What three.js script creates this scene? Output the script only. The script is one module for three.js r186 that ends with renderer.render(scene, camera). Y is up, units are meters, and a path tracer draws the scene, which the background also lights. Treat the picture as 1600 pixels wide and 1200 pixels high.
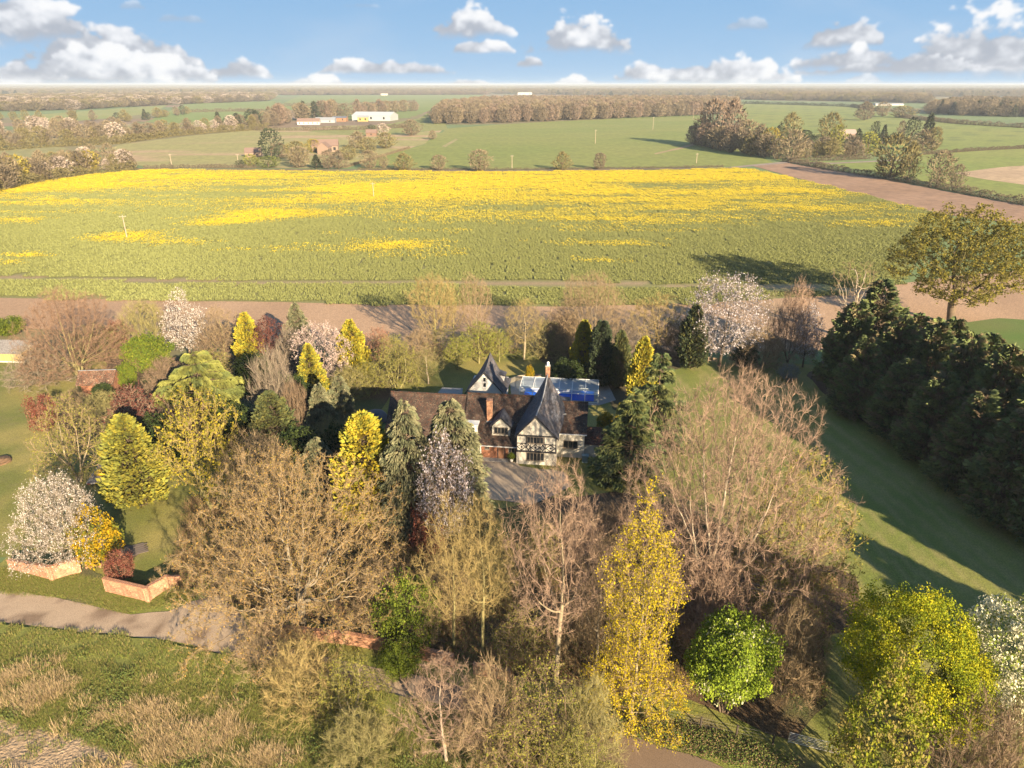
import * as THREE from 'three';
import { mergeGeometries } from 'three/addons/utils/BufferGeometryUtils.js';

// ---------- camera, sky, sun, exposure ----------
const F = 1110, CAM_H = 50, PITCH = THREE.MathUtils.degToRad(22.86);
const scene = new THREE.Scene();
const camera = new THREE.PerspectiveCamera(2 * Math.atan(600 / F) * 180 / Math.PI, 4 / 3, 1, 60000);
camera.position.set(0, CAM_H, 0);
camera.rotation.x = -PITCH;
const renderer = new THREE.WebGLRenderer();
renderer.toneMapping = THREE.LinearToneMapping;
renderer.toneMappingExposure = 3.4;
renderer.shadowMap.enabled = true;
const SUN_EL = 18.5 * Math.PI / 180, SUN_AZ = 29 * Math.PI / 180;      // azimuth from straight behind the camera towards its right
const sunDir = new THREE.Vector3(Math.sin(SUN_AZ) * Math.cos(SUN_EL), Math.sin(SUN_EL), Math.cos(SUN_AZ) * Math.cos(SUN_EL));
const sun = new THREE.DirectionalLight(new THREE.Color().setRGB(1, 0.80, 0.54), 5);
sun.name = 'sun'; sun.position.copy(sunDir).multiplyScalar(400); sun.target.position.set(0, 0, -110); sun.position.add(sun.target.position);
sun.castShadow = true; Object.assign(sun.shadow.camera, { left: -200, right: 200, top: 200, bottom: -200, near: 1, far: 1200 });
sun.shadow.mapSize.set(4096, 4096);
scene.add(sun, sun.target);
scene.fog = new THREE.FogExp2(new THREE.Color().setRGB(0.78, 0.88, 1), 0.00009);

// ---------- noise ----------
function rng(s) { let a = (s * 2654435761) >>> 0; return () => { a = (a + 0x6D2B79F5) >>> 0; let t = a; t = Math.imul(t ^ (t >>> 15), t | 1); t ^= t + Math.imul(t ^ (t >>> 7), t | 61); return ((t ^ (t >>> 14)) >>> 0) / 4294967296; }; }
const hash = (x, y, s = 0) => { let h = Math.imul(x | 0, 374761393) + Math.imul(y | 0, 668265263) + Math.imul(s | 0, 1274126177); h = Math.imul(h ^ (h >>> 13), 1274126177); return ((h ^ (h >>> 16)) >>> 0) / 4294967296; };
const sm = (t) => t * t * (3 - 2 * t), clamp01 = (t) => t < 0 ? 0 : t > 1 ? 1 : t, lerp = (a, b, t) => a + (b - a) * t, sstep = (a, b, t) => sm(clamp01((t - a) / (b - a)));
function vnoise(x, y, s = 0, per = 0) {
  const xi = Math.floor(x), yi = Math.floor(y), fx = sm(x - xi), fy = sm(y - yi), w = (a) => per ? ((a % per) + per) % per : a;
  const a = hash(w(xi), w(yi), s), b = hash(w(xi + 1), w(yi), s), c = hash(w(xi), w(yi + 1), s), d = hash(w(xi + 1), w(yi + 1), s);
  return lerp(lerp(a, b, fx), lerp(c, d, fx), fy);
}
function fbm(x, y, oct = 4, s = 0, per = 0) { let v = 0, a = 0.5, n = 0; for (let i = 0; i < oct; i++) { v += a * vnoise(x, y, s + i, per); n += a; a *= 0.5; x *= 2; y *= 2; per *= 2; } return v / n; }

// ---------- the sky: air and fair-weather cumulus, the same kind all round ----------
{
  const W = 4096, H = 2048, data = new Float32Array(W * H * 4), EXP = renderer.toneMappingExposure;
  const toAE = (px, py) => { const cx = (px - 800) / F, cy = -(py - 600) / F, c = Math.cos(PITCH), s = Math.sin(PITCH), y = cy * c - s, z = -(cy * s + c); return [Math.atan2(z, cx), Math.atan2(y, Math.hypot(cx, z))]; };
  const puffs = [];   // azimuth, elevation of the flat base, half width, height
  const add = (px, py, w, h, k = 1) => { const [a, e] = toAE(px, py); puffs.push([a, e, w / F * 0.93, h / F, k]); };
  for (const p of [[170, 128, 150, 60], [175, 98, 120, 62], [40, 128, 60, 30], [250, 104, 60, 36], [60, 58, 75, 60], [20, 30, 60, 34], [375, 118, 45, 30], [610, 112, 95, 20], [540, 112, 34, 20], [500, 134, 45, 16], [735, 52, 62, 40], [750, 80, 50, 20], [905, 74, 82, 48], [830, 102, 22, 16], [728, 134, 46, 12], [900, 134, 32, 16], [1130, 128, 100, 40], [1010, 122, 45, 26], [1320, 68, 55, 44], [1340, 104, 80, 34], [1440, 108, 70, 30], [1530, 104, 110, 66], [1600, 110, 80, 60], [1480, 112, 180, 22], [1170, 44, 34, 20, 0.5], [1350, 128, 22, 14, 0.7], [285, 32, 34, 12, 0.4], [210, 12, 20, 10, 0.4], [1090, 118, 60, 20, 0.8], [560, 10, 30, 8, 0.25]]) add(...p);
  const R = rng(77);
  for (let i = 0; i < 420; i++) { const el = 0.004 + Math.pow(R(), 1.4) * 0.55, az = (R() * 2 - 1) * Math.PI, rel = Math.abs(((az + Math.PI / 2 + 3 * Math.PI) % (2 * Math.PI)) - Math.PI); const w = (0.02 + R() * 0.06) * (1 + el * 3); if (rel < 0.72 && el < 0.16) continue; puffs.push([az, el, w, w * (0.3 + R() * 0.35), 0.6 + R() * 0.4]); }
  const cols = Array.from({ length: 128 }, () => []);
  for (const p of puffs) for (let b = 0; b < 128; b++) { const a = (b + 0.5) / 128 * 2 * Math.PI - Math.PI; let d = Math.abs(a - p[0]); d = Math.min(d, 2 * Math.PI - d); if (d < p[2] * 1.5 + 0.05) cols[b].push(p); }
  for (let j = 0; j < H; j++) for (let i = 0; i < W; i++) {
    const az = ((i + 0.5) / W - 0.5) * 2 * Math.PI, el = ((j + 0.5) / H - 0.5) * Math.PI, e = Math.max(el, 0);
    const t = 1 - Math.exp(-e * 9), t2 = 1 - Math.exp(-e * 1.6);
    let r = lerp(lerp(0.47, 0.26, t), 0.075, t2), g = lerp(lerp(0.66, 0.53, t), 0.19, t2), b = lerp(lerp(0.86, 0.87, t), 0.42, t2);
    let cov = 0, sh = 0;
    if (el > -0.01 && el < 0.8) {
      const nx = az * 26, ny = el * 38, n = fbm(nx + 40, ny, 5, 3), n2 = fbm(nx * 2.7, ny * 2.7 + 9, 4, 9);
      const wob = (n - 0.5) * 1.35 + (n2 - 0.5) * 0.8;
      let best = 0, bs = 0;
      for (const [a, be, w, h, k] of cols[Math.floor(i / W * 128)]) {
        let dx = az - a; if (dx > Math.PI) dx -= 2 * Math.PI; if (dx < -Math.PI) dx += 2 * Math.PI; dx /= w;
        const dy = (el - be) / h; if (dx * dx > 2.2 || dy > 1.7 || dy < -0.4) continue;
        const top = 1 - dx * dx * 0.95 + wob * 1.1 - Math.max(dy, 0) * (1 + 0.2 * Math.max(dy, 0)), base = sstep(-0.22, 0.1, dy + (n2 - 0.5) * 0.3);
        const c = sstep(0.02, 0.26, top) * base * k;
        if (c > best) { best = c; bs = clamp01(0.12 + dy * 0.85 + (n - 0.5) * 1.7 + (n2 - 0.5) * 1.3 + dx * 0.15); }
      }
      cov = best * 0.96; sh = bs;
      const veil = sstep(0.56, 0.8, fbm(az * 5, el * 16 + 3, 4, 21)) * 0.12; cov = Math.max(cov, veil); if (cov === veil) sh = 0.6;
    }
    const cl = lerp(0.54, 1.0, sm(sh)), cr = cl * lerp(0.90, 1, sh), cg = cl * lerp(0.97, 1, sh), cb = Math.min(cl * lerp(1.10, 1.0, sh), 1), q = cov;
    r = lerp(r, cr, q); g = lerp(g, cg, q); b = lerp(b, cb, q);
    const o = (j * W + i) * 4; data[o] = r / EXP; data[o + 1] = g / EXP; data[o + 2] = b / EXP; data[o + 3] = 1;
  }
  const tex = new THREE.DataTexture(data, W, H, THREE.RGBAFormat, THREE.FloatType);
  tex.mapping = THREE.EquirectangularReflectionMapping; tex.magFilter = tex.minFilter = THREE.LinearFilter; tex.needsUpdate = true;
  scene.background = tex; scene.environment = tex;
}

// ---------- helpers ----------
const tanf = Math.tan, V3 = THREE.Vector3;
// a pixel of the photograph to the point where its ray meets the level at height h
function at(px, py, h = 0) { const Z = (CAM_H - h) / tanf(PITCH + Math.atan((py - 600) / F)), d = Z * Math.cos(PITCH) + (CAM_H - h) * Math.sin(PITCH); return new V3((px - 800) / F * d, h, -Z); }
const heightAt = (py, Z) => CAM_H - Z * tanf(PITCH + Math.atan((py - 600) / F));
const depthAt = (Z, h) => Z * Math.cos(PITCH) + (CAM_H - h) * Math.sin(PITCH);
const rgb = (r, g, b) => new THREE.Color().setRGB(r, g, b);
const used = {};
function numbered(n) { const k = used[n] = (used[n] ?? -1) + 1; return k ? n + '_' + String(k).padStart(3, '0') : n; }
function tag(o, label, category, group, kind) { Object.assign(o.userData, { label, category }); if (group) o.userData.group = group; if (kind) o.userData.kind = kind; return o; }
function shade(o) { o.castShadow = o.receiveShadow = true; return o; }
function thing(name, label, category, pos, turn = 0, group) { const o = new THREE.Group(); o.name = numbered(name); if (pos) o.position.copy(pos); o.rotation.y = turn; scene.add(o); return tag(o, label, category, group); }
function part(name, geo, mat, parent, kind) { const m = shade(new THREE.Mesh(geo, mat)); m.name = name; if (kind) m.userData.kind = kind; parent.add(m); return m; }
function setting(name, geo, mat) { const m = shade(new THREE.Mesh(geo, mat)); m.name = name; m.userData.kind = 'structure'; scene.add(m); return m; }
const std = (c, rough = 0.9, extra = {}) => new THREE.MeshStandardMaterial({ color: c, roughness: rough, ...extra });
const G = { box(w, h, d, x = 0, y = 0, z = 0, ry = 0) { const g = new THREE.BoxGeometry(w, h, d); if (ry) g.rotateY(ry); return g.translate(x, y, z); }, cyl(r0, r1, h, x = 0, y = 0, z = 0, n = 8) { return new THREE.CylinderGeometry(r1, r0, h, n).translate(x, y + h / 2, z); } };
const merge = (a) => mergeGeometries(a.map((g) => g.index ? g.toNonIndexed() : g));
// flat faces from polygons (each a list of [x,y,z]), uv in metres along the face
function faces(polys) {
  const p = [], uv = [];
  for (const poly of polys) {
    const P = poly.map((q) => new V3(...q)), n = new V3(); for (let i = 1; i + 1 < P.length && n.lengthSq() < 1e-9; i++) n.crossVectors(P[i].clone().sub(P[0]), P[i + 1].clone().sub(P[0]));
    n.normalize(); const up = Math.abs(n.y) > 0.98 ? new V3(0, 0, -1) : new V3(0, 1, 0), u = new V3().crossVectors(up, n).normalize(), v = new V3().crossVectors(n, u);
    for (let i = 1; i + 1 < P.length; i++) for (const q of [P[0], P[i], P[i + 1]]) { p.push(q.x, q.y, q.z); uv.push(q.dot(u), q.dot(v)); }
  }
  const g = new THREE.BufferGeometry(); g.setAttribute('position', new THREE.Float32BufferAttribute(p, 3)); g.setAttribute('uv', new THREE.Float32BufferAttribute(uv, 2)); g.computeVertexNormals(); return g;
}
function texture(N, fn, srgb = true, metres = 1) {   // fn(x,y) -> [r,g,b] 0..1 (sRGB when srgb), tiles
  const d = new Uint8Array(N * N * 4);
  for (let j = 0; j < N; j++) for (let i = 0; i < N; i++) { const c = fn(i / N, j / N), o = (j * N + i) * 4; for (let k = 0; k < 3; k++) d[o + k] = clamp01(Array.isArray(c) ? c[k] : c) * 255; d[o + 3] = 255; }
  const t = new THREE.DataTexture(d, N, N); t.wrapS = t.wrapT = THREE.RepeatWrapping; t.magFilter = THREE.LinearFilter; t.minFilter = THREE.LinearMipmapLinearFilter; t.generateMipmaps = true; if (srgb) t.colorSpace = THREE.SRGBColorSpace; t.repeat.set(1 / metres, 1 / metres); t.needsUpdate = true; return t;
}
// greyscale detail (multiplies a colour), average near 0.8
const fineTex = (N, metres, per, oct, lo, seed) => texture(N, (x, y) => { const v = fbm(x * per, y * per, oct, seed, per), w = hash(Math.floor(x * N), Math.floor(y * N), seed + 40); const t = lerp(lo, 1, clamp01((v - 0.5) * 1.9 + 0.5)) * lerp(0.86, 1, w); return [t, t, t]; }, false, metres);
const bumpTex = (N, metres, per, oct, seed) => texture(N, (x, y) => { const t = clamp01((fbm(x * per, y * per, oct, seed, per) - 0.5) * 1.6 + 0.5); return [t, t, t]; }, false, metres);
const grassDetail = fineTex(512, 5, 48, 4, 0.58, 5), grassBump = bumpTex(512, 5, 64, 3, 6);
const soilDetail = fineTex(512, 7, 40, 4, 0.6, 15), soilBump = bumpTex(512, 7, 40, 4, 16);
const farDetail = fineTex(512, 60, 24, 5, 0.7, 25);
const litterDetail = fineTex(512, 4, 60, 3, 0.3, 35), litterBump = bumpTex(512, 4, 60, 3, 36);
const gravelDetail = fineTex(512, 3, 90, 2, 0.6, 45), gravelBump = bumpTex(512, 3, 90, 2, 46);
const vc = (map, bumpMap, bumpScale, extra = {}) => new THREE.MeshStandardMaterial({ vertexColors: true, roughness: 0.95, map, bumpMap, bumpScale, ...extra });

// polygon on the ground cut into grid cells, so that colour can vary from vertex to vertex
function clipCell(poly, x0, z0, x1, z1) {
  let P = poly;
  for (const [ax, lim, keep] of [[0, x0, 1], [0, x1, -1], [1, z0, 1], [1, z1, -1]]) {
    const out = [];
    for (let i = 0; i < P.length; i++) { const a = P[i], b = P[(i + 1) % P.length], da = (a[ax] - lim) * keep, db = (b[ax] - lim) * keep; if (da >= 0) out.push(a); if ((da >= 0) !== (db >= 0)) { const t = da / (da - db); out.push([a[0] + (b[0] - a[0]) * t, a[1] + (b[1] - a[1]) * t]); } }
    P = out; if (P.length < 3) return null;
  }
  return P;
}
const inside = (poly, x, z) => { let c = false; for (let i = 0, j = poly.length - 1; i < poly.length; j = i++) { const [xi, zi] = poly[i], [xj, zj] = poly[j]; if ((zi > z) !== (zj > z) && x < (xj - xi) * (z - zi) / (zj - zi) + xi) c = !c; } return c; };
function ragged(pts, step, amp, seed) {    // denser outline with an uneven edge
  const out = [], R = rng(seed);
  for (let i = 0; i < pts.length; i++) { const a = pts[i], b = pts[(i + 1) % pts.length], L = Math.hypot(b[0] - a[0], b[1] - a[1]), n = Math.max(1, Math.round(L / step)), nx = -(b[1] - a[1]) / L, nz = (b[0] - a[0]) / L; for (let k = 0; k < n; k++) { const t = k / n, o = (fbm(a[0] + (b[0] - a[0]) * t * 1 + a[1] * 3.3 + k * 0.7, seed, 3, seed) - 0.5) * 2 * amp + (R() - 0.5) * amp * 0.4; out.push([a[0] + (b[0] - a[0]) * t + nx * o, a[1] + (b[1] - a[1]) * t + nz * o]); } }
  return out;
}
function ground(name, pts, y, cell, colour, mat, uvScale = 1, height) {
  let x0 = 1e9, x1 = -1e9, z0 = 1e9, z1 = -1e9; for (const [x, z] of pts) { x0 = Math.min(x0, x); x1 = Math.max(x1, x); z0 = Math.min(z0, z); z1 = Math.max(z1, z); }
  const p = [], uv = [], col = [], idx = [], key = new Map();
  const vert = (x, z) => { const k = Math.round(x * 200) + ',' + Math.round(z * 200); let v = key.get(k); if (v === undefined) { v = p.length / 3; key.set(k, v); p.push(x, y + (height ? height(x, z) : 0), z); uv.push(x * uvScale, -z * uvScale); const c = colour(x, z); col.push(c[0], c[1], c[2]); } return v; };
  for (let i = Math.floor(x0 / cell); i * cell < x1; i++) {
    const strip = clipCell(pts, i * cell, z0 - 1, (i + 1) * cell, z1 + 1); if (!strip) continue;
    for (let j = Math.floor(z0 / cell); j * cell < z1; j++) {
      const c = clipCell(strip, i * cell, j * cell, (i + 1) * cell, (j + 1) * cell); if (!c) continue;
      const q = c.map(([x, z]) => new THREE.Vector2(x, z)), ccw = THREE.ShapeUtils.area(q) > 0, T = THREE.ShapeUtils.triangulateShape(q, []);
      for (const [a, b, d] of T) { const A = vert(q[a].x, q[a].y), B = vert(q[b].x, q[b].y), D = vert(q[d].x, q[d].y), ar = (q[b].x - q[a].x) * (q[d].y - q[a].y) - (q[b].y - q[a].y) * (q[d].x - q[a].x); if (Math.abs(ar) < 1e-7) continue; if (ar < 0) idx.push(A, B, D); else idx.push(A, D, B); }
    }
  }
  const g = new THREE.BufferGeometry(); g.setAttribute('position', new THREE.Float32BufferAttribute(p, 3)); g.setAttribute('uv', new THREE.Float32BufferAttribute(uv, 2)); g.setAttribute('color', new THREE.Float32BufferAttribute(col, 3)); g.setIndex(idx); g.computeVertexNormals();
  return setting(name, g, mat);
}
const px2 = (list, h = 0) => list.map(([x, y]) => { const p = at(x, y, h); return [p.x, p.z]; });
const mix3 = (a, b, t) => [lerp(a[0], b[0], t), lerp(a[1], b[1], t), lerp(a[2], b[2], t)];

// ---------- the ground and the fields ----------
{ // one sheet to the horizon, a patchwork of distant parcels
  const parcels = texture(1024, (x, y) => {
    const N = 14; let best = 9, bi = 0; const gx = Math.floor(x * N), gy = Math.floor(y * N);
    for (let a = -1; a <= 1; a++) for (let b = -1; b <= 1; b++) { const cx = gx + a, cy = gy + b, wx = (cx + N) % N, wy = (cy + N) % N, dx = (cx + hash(wx, wy, 1)) / N - x, dy = (cy + hash(wx, wy, 2)) / N - y, d = Math.max(Math.abs(dx + dy * 0.25), Math.abs(dy - dx * 0.2)); if (d < best) { best = d; bi = hash(wx, wy, 3); } }
    const n = 0.9 + 0.2 * fbm(x * 60, y * 60, 3, 7, 60), c = bi < 0.62 ? [0.42, 0.50, 0.30] : bi < 0.85 ? [0.50, 0.47, 0.33] : [0.53, 0.45, 0.36];
    return [c[0] * n, c[1] * n, c[2] * n];
  }, true, 4200);
  const p = [], uv = [], idx = [], NR = 60, NA = 96;
  for (let r = 0; r <= NR; r++) for (let a = 0; a <= NA; a++) { const R = r ? 5 * Math.pow(30000 / 5, r / NR) : 0, t = a / NA * 2 * Math.PI, x = Math.cos(t) * R, z = -100 + Math.sin(t) * R; p.push(x, 0, z); uv.push(x, -z); }
  for (let r = 0; r < NR; r++) for (let a = 0; a < NA; a++) { const i = r * (NA + 1) + a, j = i + NA + 1; if (r) idx.push(i, i + 1, j); idx.push(i + 1, j + 1, j); }
  const g = new THREE.BufferGeometry(); g.setAttribute('position', new THREE.Float32BufferAttribute(p, 3)); g.setAttribute('uv', new THREE.Float32BufferAttribute(uv, 2)); g.setIndex(idx); g.computeVertexNormals();
  setting('ground', g, std(rgb(0.8, 0.8, 0.8), 1, { map: parcels }));
}
const GREEN = [0.115, 0.165, 0.035], OLIVE = [0.33, 0.295, 0.12], TAN = [0.46, 0.32, 0.185];
const noiseAt = (x, z, scale, s) => fbm(x / scale + 500, z / scale + 500, 4, s);
const farMat = vc(farDetail, null, 0);
const fieldCol = (a, b, scale, s, sharp = 2) => (x, z) => mix3(a, b, clamp01((noiseAt(x, z, scale, s) - 0.5) * sharp + 0.5));
// tramlines run through the cereals: pairs of wheel tracks at even spacing
const tram = (fn, ang, gap, dark) => (x, z) => { const c = fn(x, z), q = ((x * Math.cos(ang) + z * Math.sin(ang)) / gap % 1 + 1) % 1; return q < 0.1 ? mix3(c, dark, 0.55) : c; };
ground('green_field', ragged(px2([[556, 264], [600, 243], [660, 226], [700, 201], [760, 196], [860, 190], [1000, 184], [1100, 181], [1110, 215], [1180, 243], [1215, 257], [1150, 260.5], [800, 264]]), 20, 3, 3), 0.10, 12, fieldCol([0.20, 0.245, 0.042], [0.25, 0.265, 0.06], 90, 31), farMat);
ground('pale_field', ragged(px2([[150, 240], [185, 226], [300, 212], [430, 200], [560, 196], [690, 204], [660, 226], [600, 243], [540, 263], [235, 262]]), 20, 3, 4), 0.08, 12, (x, z) => mix3(mix3([0.32, 0.31, 0.095], OLIVE, noiseAt(x, z, 60, 32)), TAN, sstep(0.52, 0.62, fbm(x / 160 + 3, z / 46 + 8, 4, 33))), farMat);
ground('green_field', ragged(px2([[560, 213], [480, 205], [600, 195], [650, 186], [690, 168], [700, 203], [640, 208]]), 20, 3, 5), 0.11, 15, fieldCol([0.20, 0.24, 0.05], [0.25, 0.26, 0.07], 90, 34), farMat);
ground('green_field', ragged(px2([[225, 192], [290, 162], [430, 158], [436, 186], [330, 196], [250, 198]]), 30, 4, 6), 0.12, 25, fieldCol([0.18, 0.26, 0.05], [0.22, 0.27, 0.07], 90, 35), farMat);
ground('green_field', ragged(px2([[20, 186], [60, 179], [180, 170], [262, 164], [240, 177], [180, 184], [110, 190]]), 30, 4, 7), 0.12, 25, fieldCol([0.24, 0.28, 0.07], [0.28, 0.29, 0.09], 90, 36), farMat);
ground('pale_field', ragged(px2([[-120, 236], [0, 232], [75, 226], [110, 232], [60, 246], [-100, 262]]), 20, 3, 8), 0.09, 15, fieldCol([0.2, 0.22, 0.08], OLIVE, 60, 37), farMat);
ground('pale_field', ragged(px2([[175, 200], [215, 190], [300, 193], [230, 205]]), 20, 3, 81), 0.13, 15, fieldCol([0.16, 0.18, 0.06], TAN, 60, 37), farMat);
ground('green_field', ragged(px2([[432, 166], [470, 149], [760, 148], [700, 163], [640, 184], [560, 188], [470, 176]]), 40, 5, 9), 0.14, 40, fieldCol([0.18, 0.245, 0.055], [0.22, 0.265, 0.07], 130, 38), farMat);
ground('green_field', ragged(px2([[1152, 185], [1150, 162], [1240, 163], [1340, 167], [1440, 185], [1700, 206], [1700, 232], [1600, 229], [1450, 238], [1300, 246], [1215, 250]]), 30, 4, 10), 0.10, 15, tram(fieldCol([0.20, 0.255, 0.045], [0.245, 0.27, 0.055], 110, 39), 1.2, 24, [0.05, 0.085, 0.02]), farMat);
ground('green_field', ragged(px2([[1245, 252], [1370, 253], [1450, 240], [1600, 232], [1700, 236], [1700, 336], [1600, 313], [1480, 290], [1350, 266]]), 15, 2, 11), 0.09, 8, fieldCol([0.19, 0.255, 0.04], [0.245, 0.27, 0.055], 60, 40), farMat);
ground('bare_field', ragged(px2([[1490, 271], [1560, 262], [1700, 250], [1700, 300], [1600, 289], [1540, 281]]), 12, 1.5, 12), 0.13, 8, fieldCol([0.50, 0.36, 0.22], [0.45, 0.32, 0.2], 30, 41), farMat);
ground('ploughed_strip', ragged(px2([[1168, 258], [1225, 254], [1350, 274], [1482, 300], [1600, 321], [1720, 344], [1720, 374], [1600, 351], [1451, 332], [1279, 288]]), 10, 1.2, 13), 0.12, 5, fieldCol([0.30, 0.18, 0.11], [0.36, 0.225, 0.145], 22, 42), vc(farDetail, null, 0));
ground('farm_track', ragged(px2([[1140, 261.2], [1180, 257], [1230, 252.5], [1300, 254.5], [1420, 249], [1420, 250.5], [1300, 256.5], [1232, 255], [1180, 259.6], [1145, 263]]), 10, 0.5, 14), 0.16, 6, fieldCol([0.33, 0.27, 0.22], [0.3, 0.24, 0.2], 20, 43), farMat);
ground('road', ragged(px2([[-100, 266], [200, 263.2], [560, 265], [800, 266.2], [1150, 261.8], [1150, 263.4], [800, 268.4], [560, 267.2], [200, 265.2], [-100, 268]]), 15, 0.6, 15), 0.17, 6, fieldCol([0.2, 0.15, 0.11], [0.15, 0.12, 0.09], 20, 44), farMat);

ground('field_track', ragged(px2([[1022, 240], [1060, 231], [1090, 222], [1085, 219], [1106, 218.5], [1096, 224], [1064, 233], [1024, 241.5]]), 8, 0.5, 141), 0.15, 5, fieldCol([0.42, 0.29, 0.17], [0.34, 0.27, 0.12], 9, 142), farMat);
ground('field_track', ragged(px2([[690, 229], [712, 217], [716, 218], [696, 230]]), 8, 0.5, 143), 0.15, 5, fieldCol([0.42, 0.32, 0.18], [0.3, 0.28, 0.1], 9, 144), farMat);
// the field of oilseed rape
const rapePoly = ragged(px2([[-260, 332], [0, 297], [60, 286], [130, 275], [235, 265.5], [400, 267], [800, 269], [1000, 267], [1150, 263], [1190, 268], [1300, 292], [1400, 318], [1470, 335], [1500, 350], [1440, 395], [1410, 430], [1398, 446], [1300, 461], [1100, 474], [860, 479], [620, 476], [300, 470], [0, 466], [-260, 465]]), 6, 0.9, 16);
const bloom = [[430, 335, 90, 9, 1], [360, 347, 55, 5, 1], [330, 352, 40, 3, 0.7], [560, 298, 130, 12, 0.9], [660, 300, 110, 12, 0.9], [760, 288, 150, 9, 0.9], [900, 300, 250, 15, 0.5], [1100, 312, 200, 20, 0.45], [1050, 279, 260, 8, 0.9], [195, 371, 62, 7, 1.2], [45, 401, 45, 4, 0.9], [20, 412, 25, 4, 0.6], [250, 380, 70, 4, 0.5], [615, 384, 70, 6, 0.8], [1250, 300, 110, 8, 0.6], [950, 380, 120, 8, 0.4], [1200, 328, 160, 6, 0.5], [800, 330, 200, 22, 0.3], [60, 315, 120, 7, 0.55], [30, 345, 60, 4, 0.5], [470, 316, 120, 6, 0.5], [1380, 350, 60, 5, 0.4], [930, 408, 60, 4, 0.5], [560, 395, 200, 14, 0.2], [300, 280, 200, 10, 0.55], [130, 293, 130, 7, 0.9], [1000, 345, 200, 8, 0.35]].map(([x, y, rx, ry, k]) => { const c = at(x, y), a = at(x, y - ry), b = at(x, y + ry), d = depthAt(-c.z, 0); return [c.x, c.z, rx / F * d, (b.z - a.z) / 2, k]; });
const edgeA = at(0, 297), edgeB = at(235, 265);
const leftEdge = (x, z) => ((x - edgeA.x) * (edgeB.z - edgeA.z) - (z - edgeA.z) * (edgeB.x - edgeA.x)) / Math.hypot(edgeB.x - edgeA.x, edgeB.z - edgeA.z);
function yellow(x, z) {
  let v = 0.02 + 0.10 * sstep(-210, -330, z) + 0.6 * sstep(-385, -445, z) * (0.45 + 0.55 * sstep(-160, 0, x)) + 0.9 * sstep(34, 6, Math.abs(leftEdge(x, z)));
  for (const [cx, cz, rx, rz, k] of bloom) { const dx = (x - cx) / rx, dz = (z - cz) / rz, q = dx * dx + dz * dz; if (q < 4) v += k * Math.exp(-q * 1.3); }
  const n = fbm(x / 34 + 90, z / 8 + 40, 5, 51) * 0.75 + fbm(x / 5, z / 3, 2, 52) * 0.25;
  return clamp01(v * sstep(0.30, 0.62, n + (v - 0.5) * 0.22) * 1.1);
}
const tA = at(0, 434), tB = at(1120, 448), tramDist = (x, z) => Math.abs(z - lerp(tA.z, tB.z, (x - tA.x) / (tB.x - tA.x)) - (fbm(x / 40, 3, 3, 6) - 0.5) * 4);
ground('rapeseed_field', rapePoly, 0.05, 3.5, (x, z) => tramDist(x, z) < 1.7 ? [0.38, 0.28, 0.165] : mix3(mix3([0.21, 0.22, 0.075], [0.26, 0.25, 0.09], noiseAt(x, z, 25, 53)), [0.68, 0.53, 0.03], yellow(x, z) * 0.85), vc(soilDetail, soilBump, 0.06));
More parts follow.
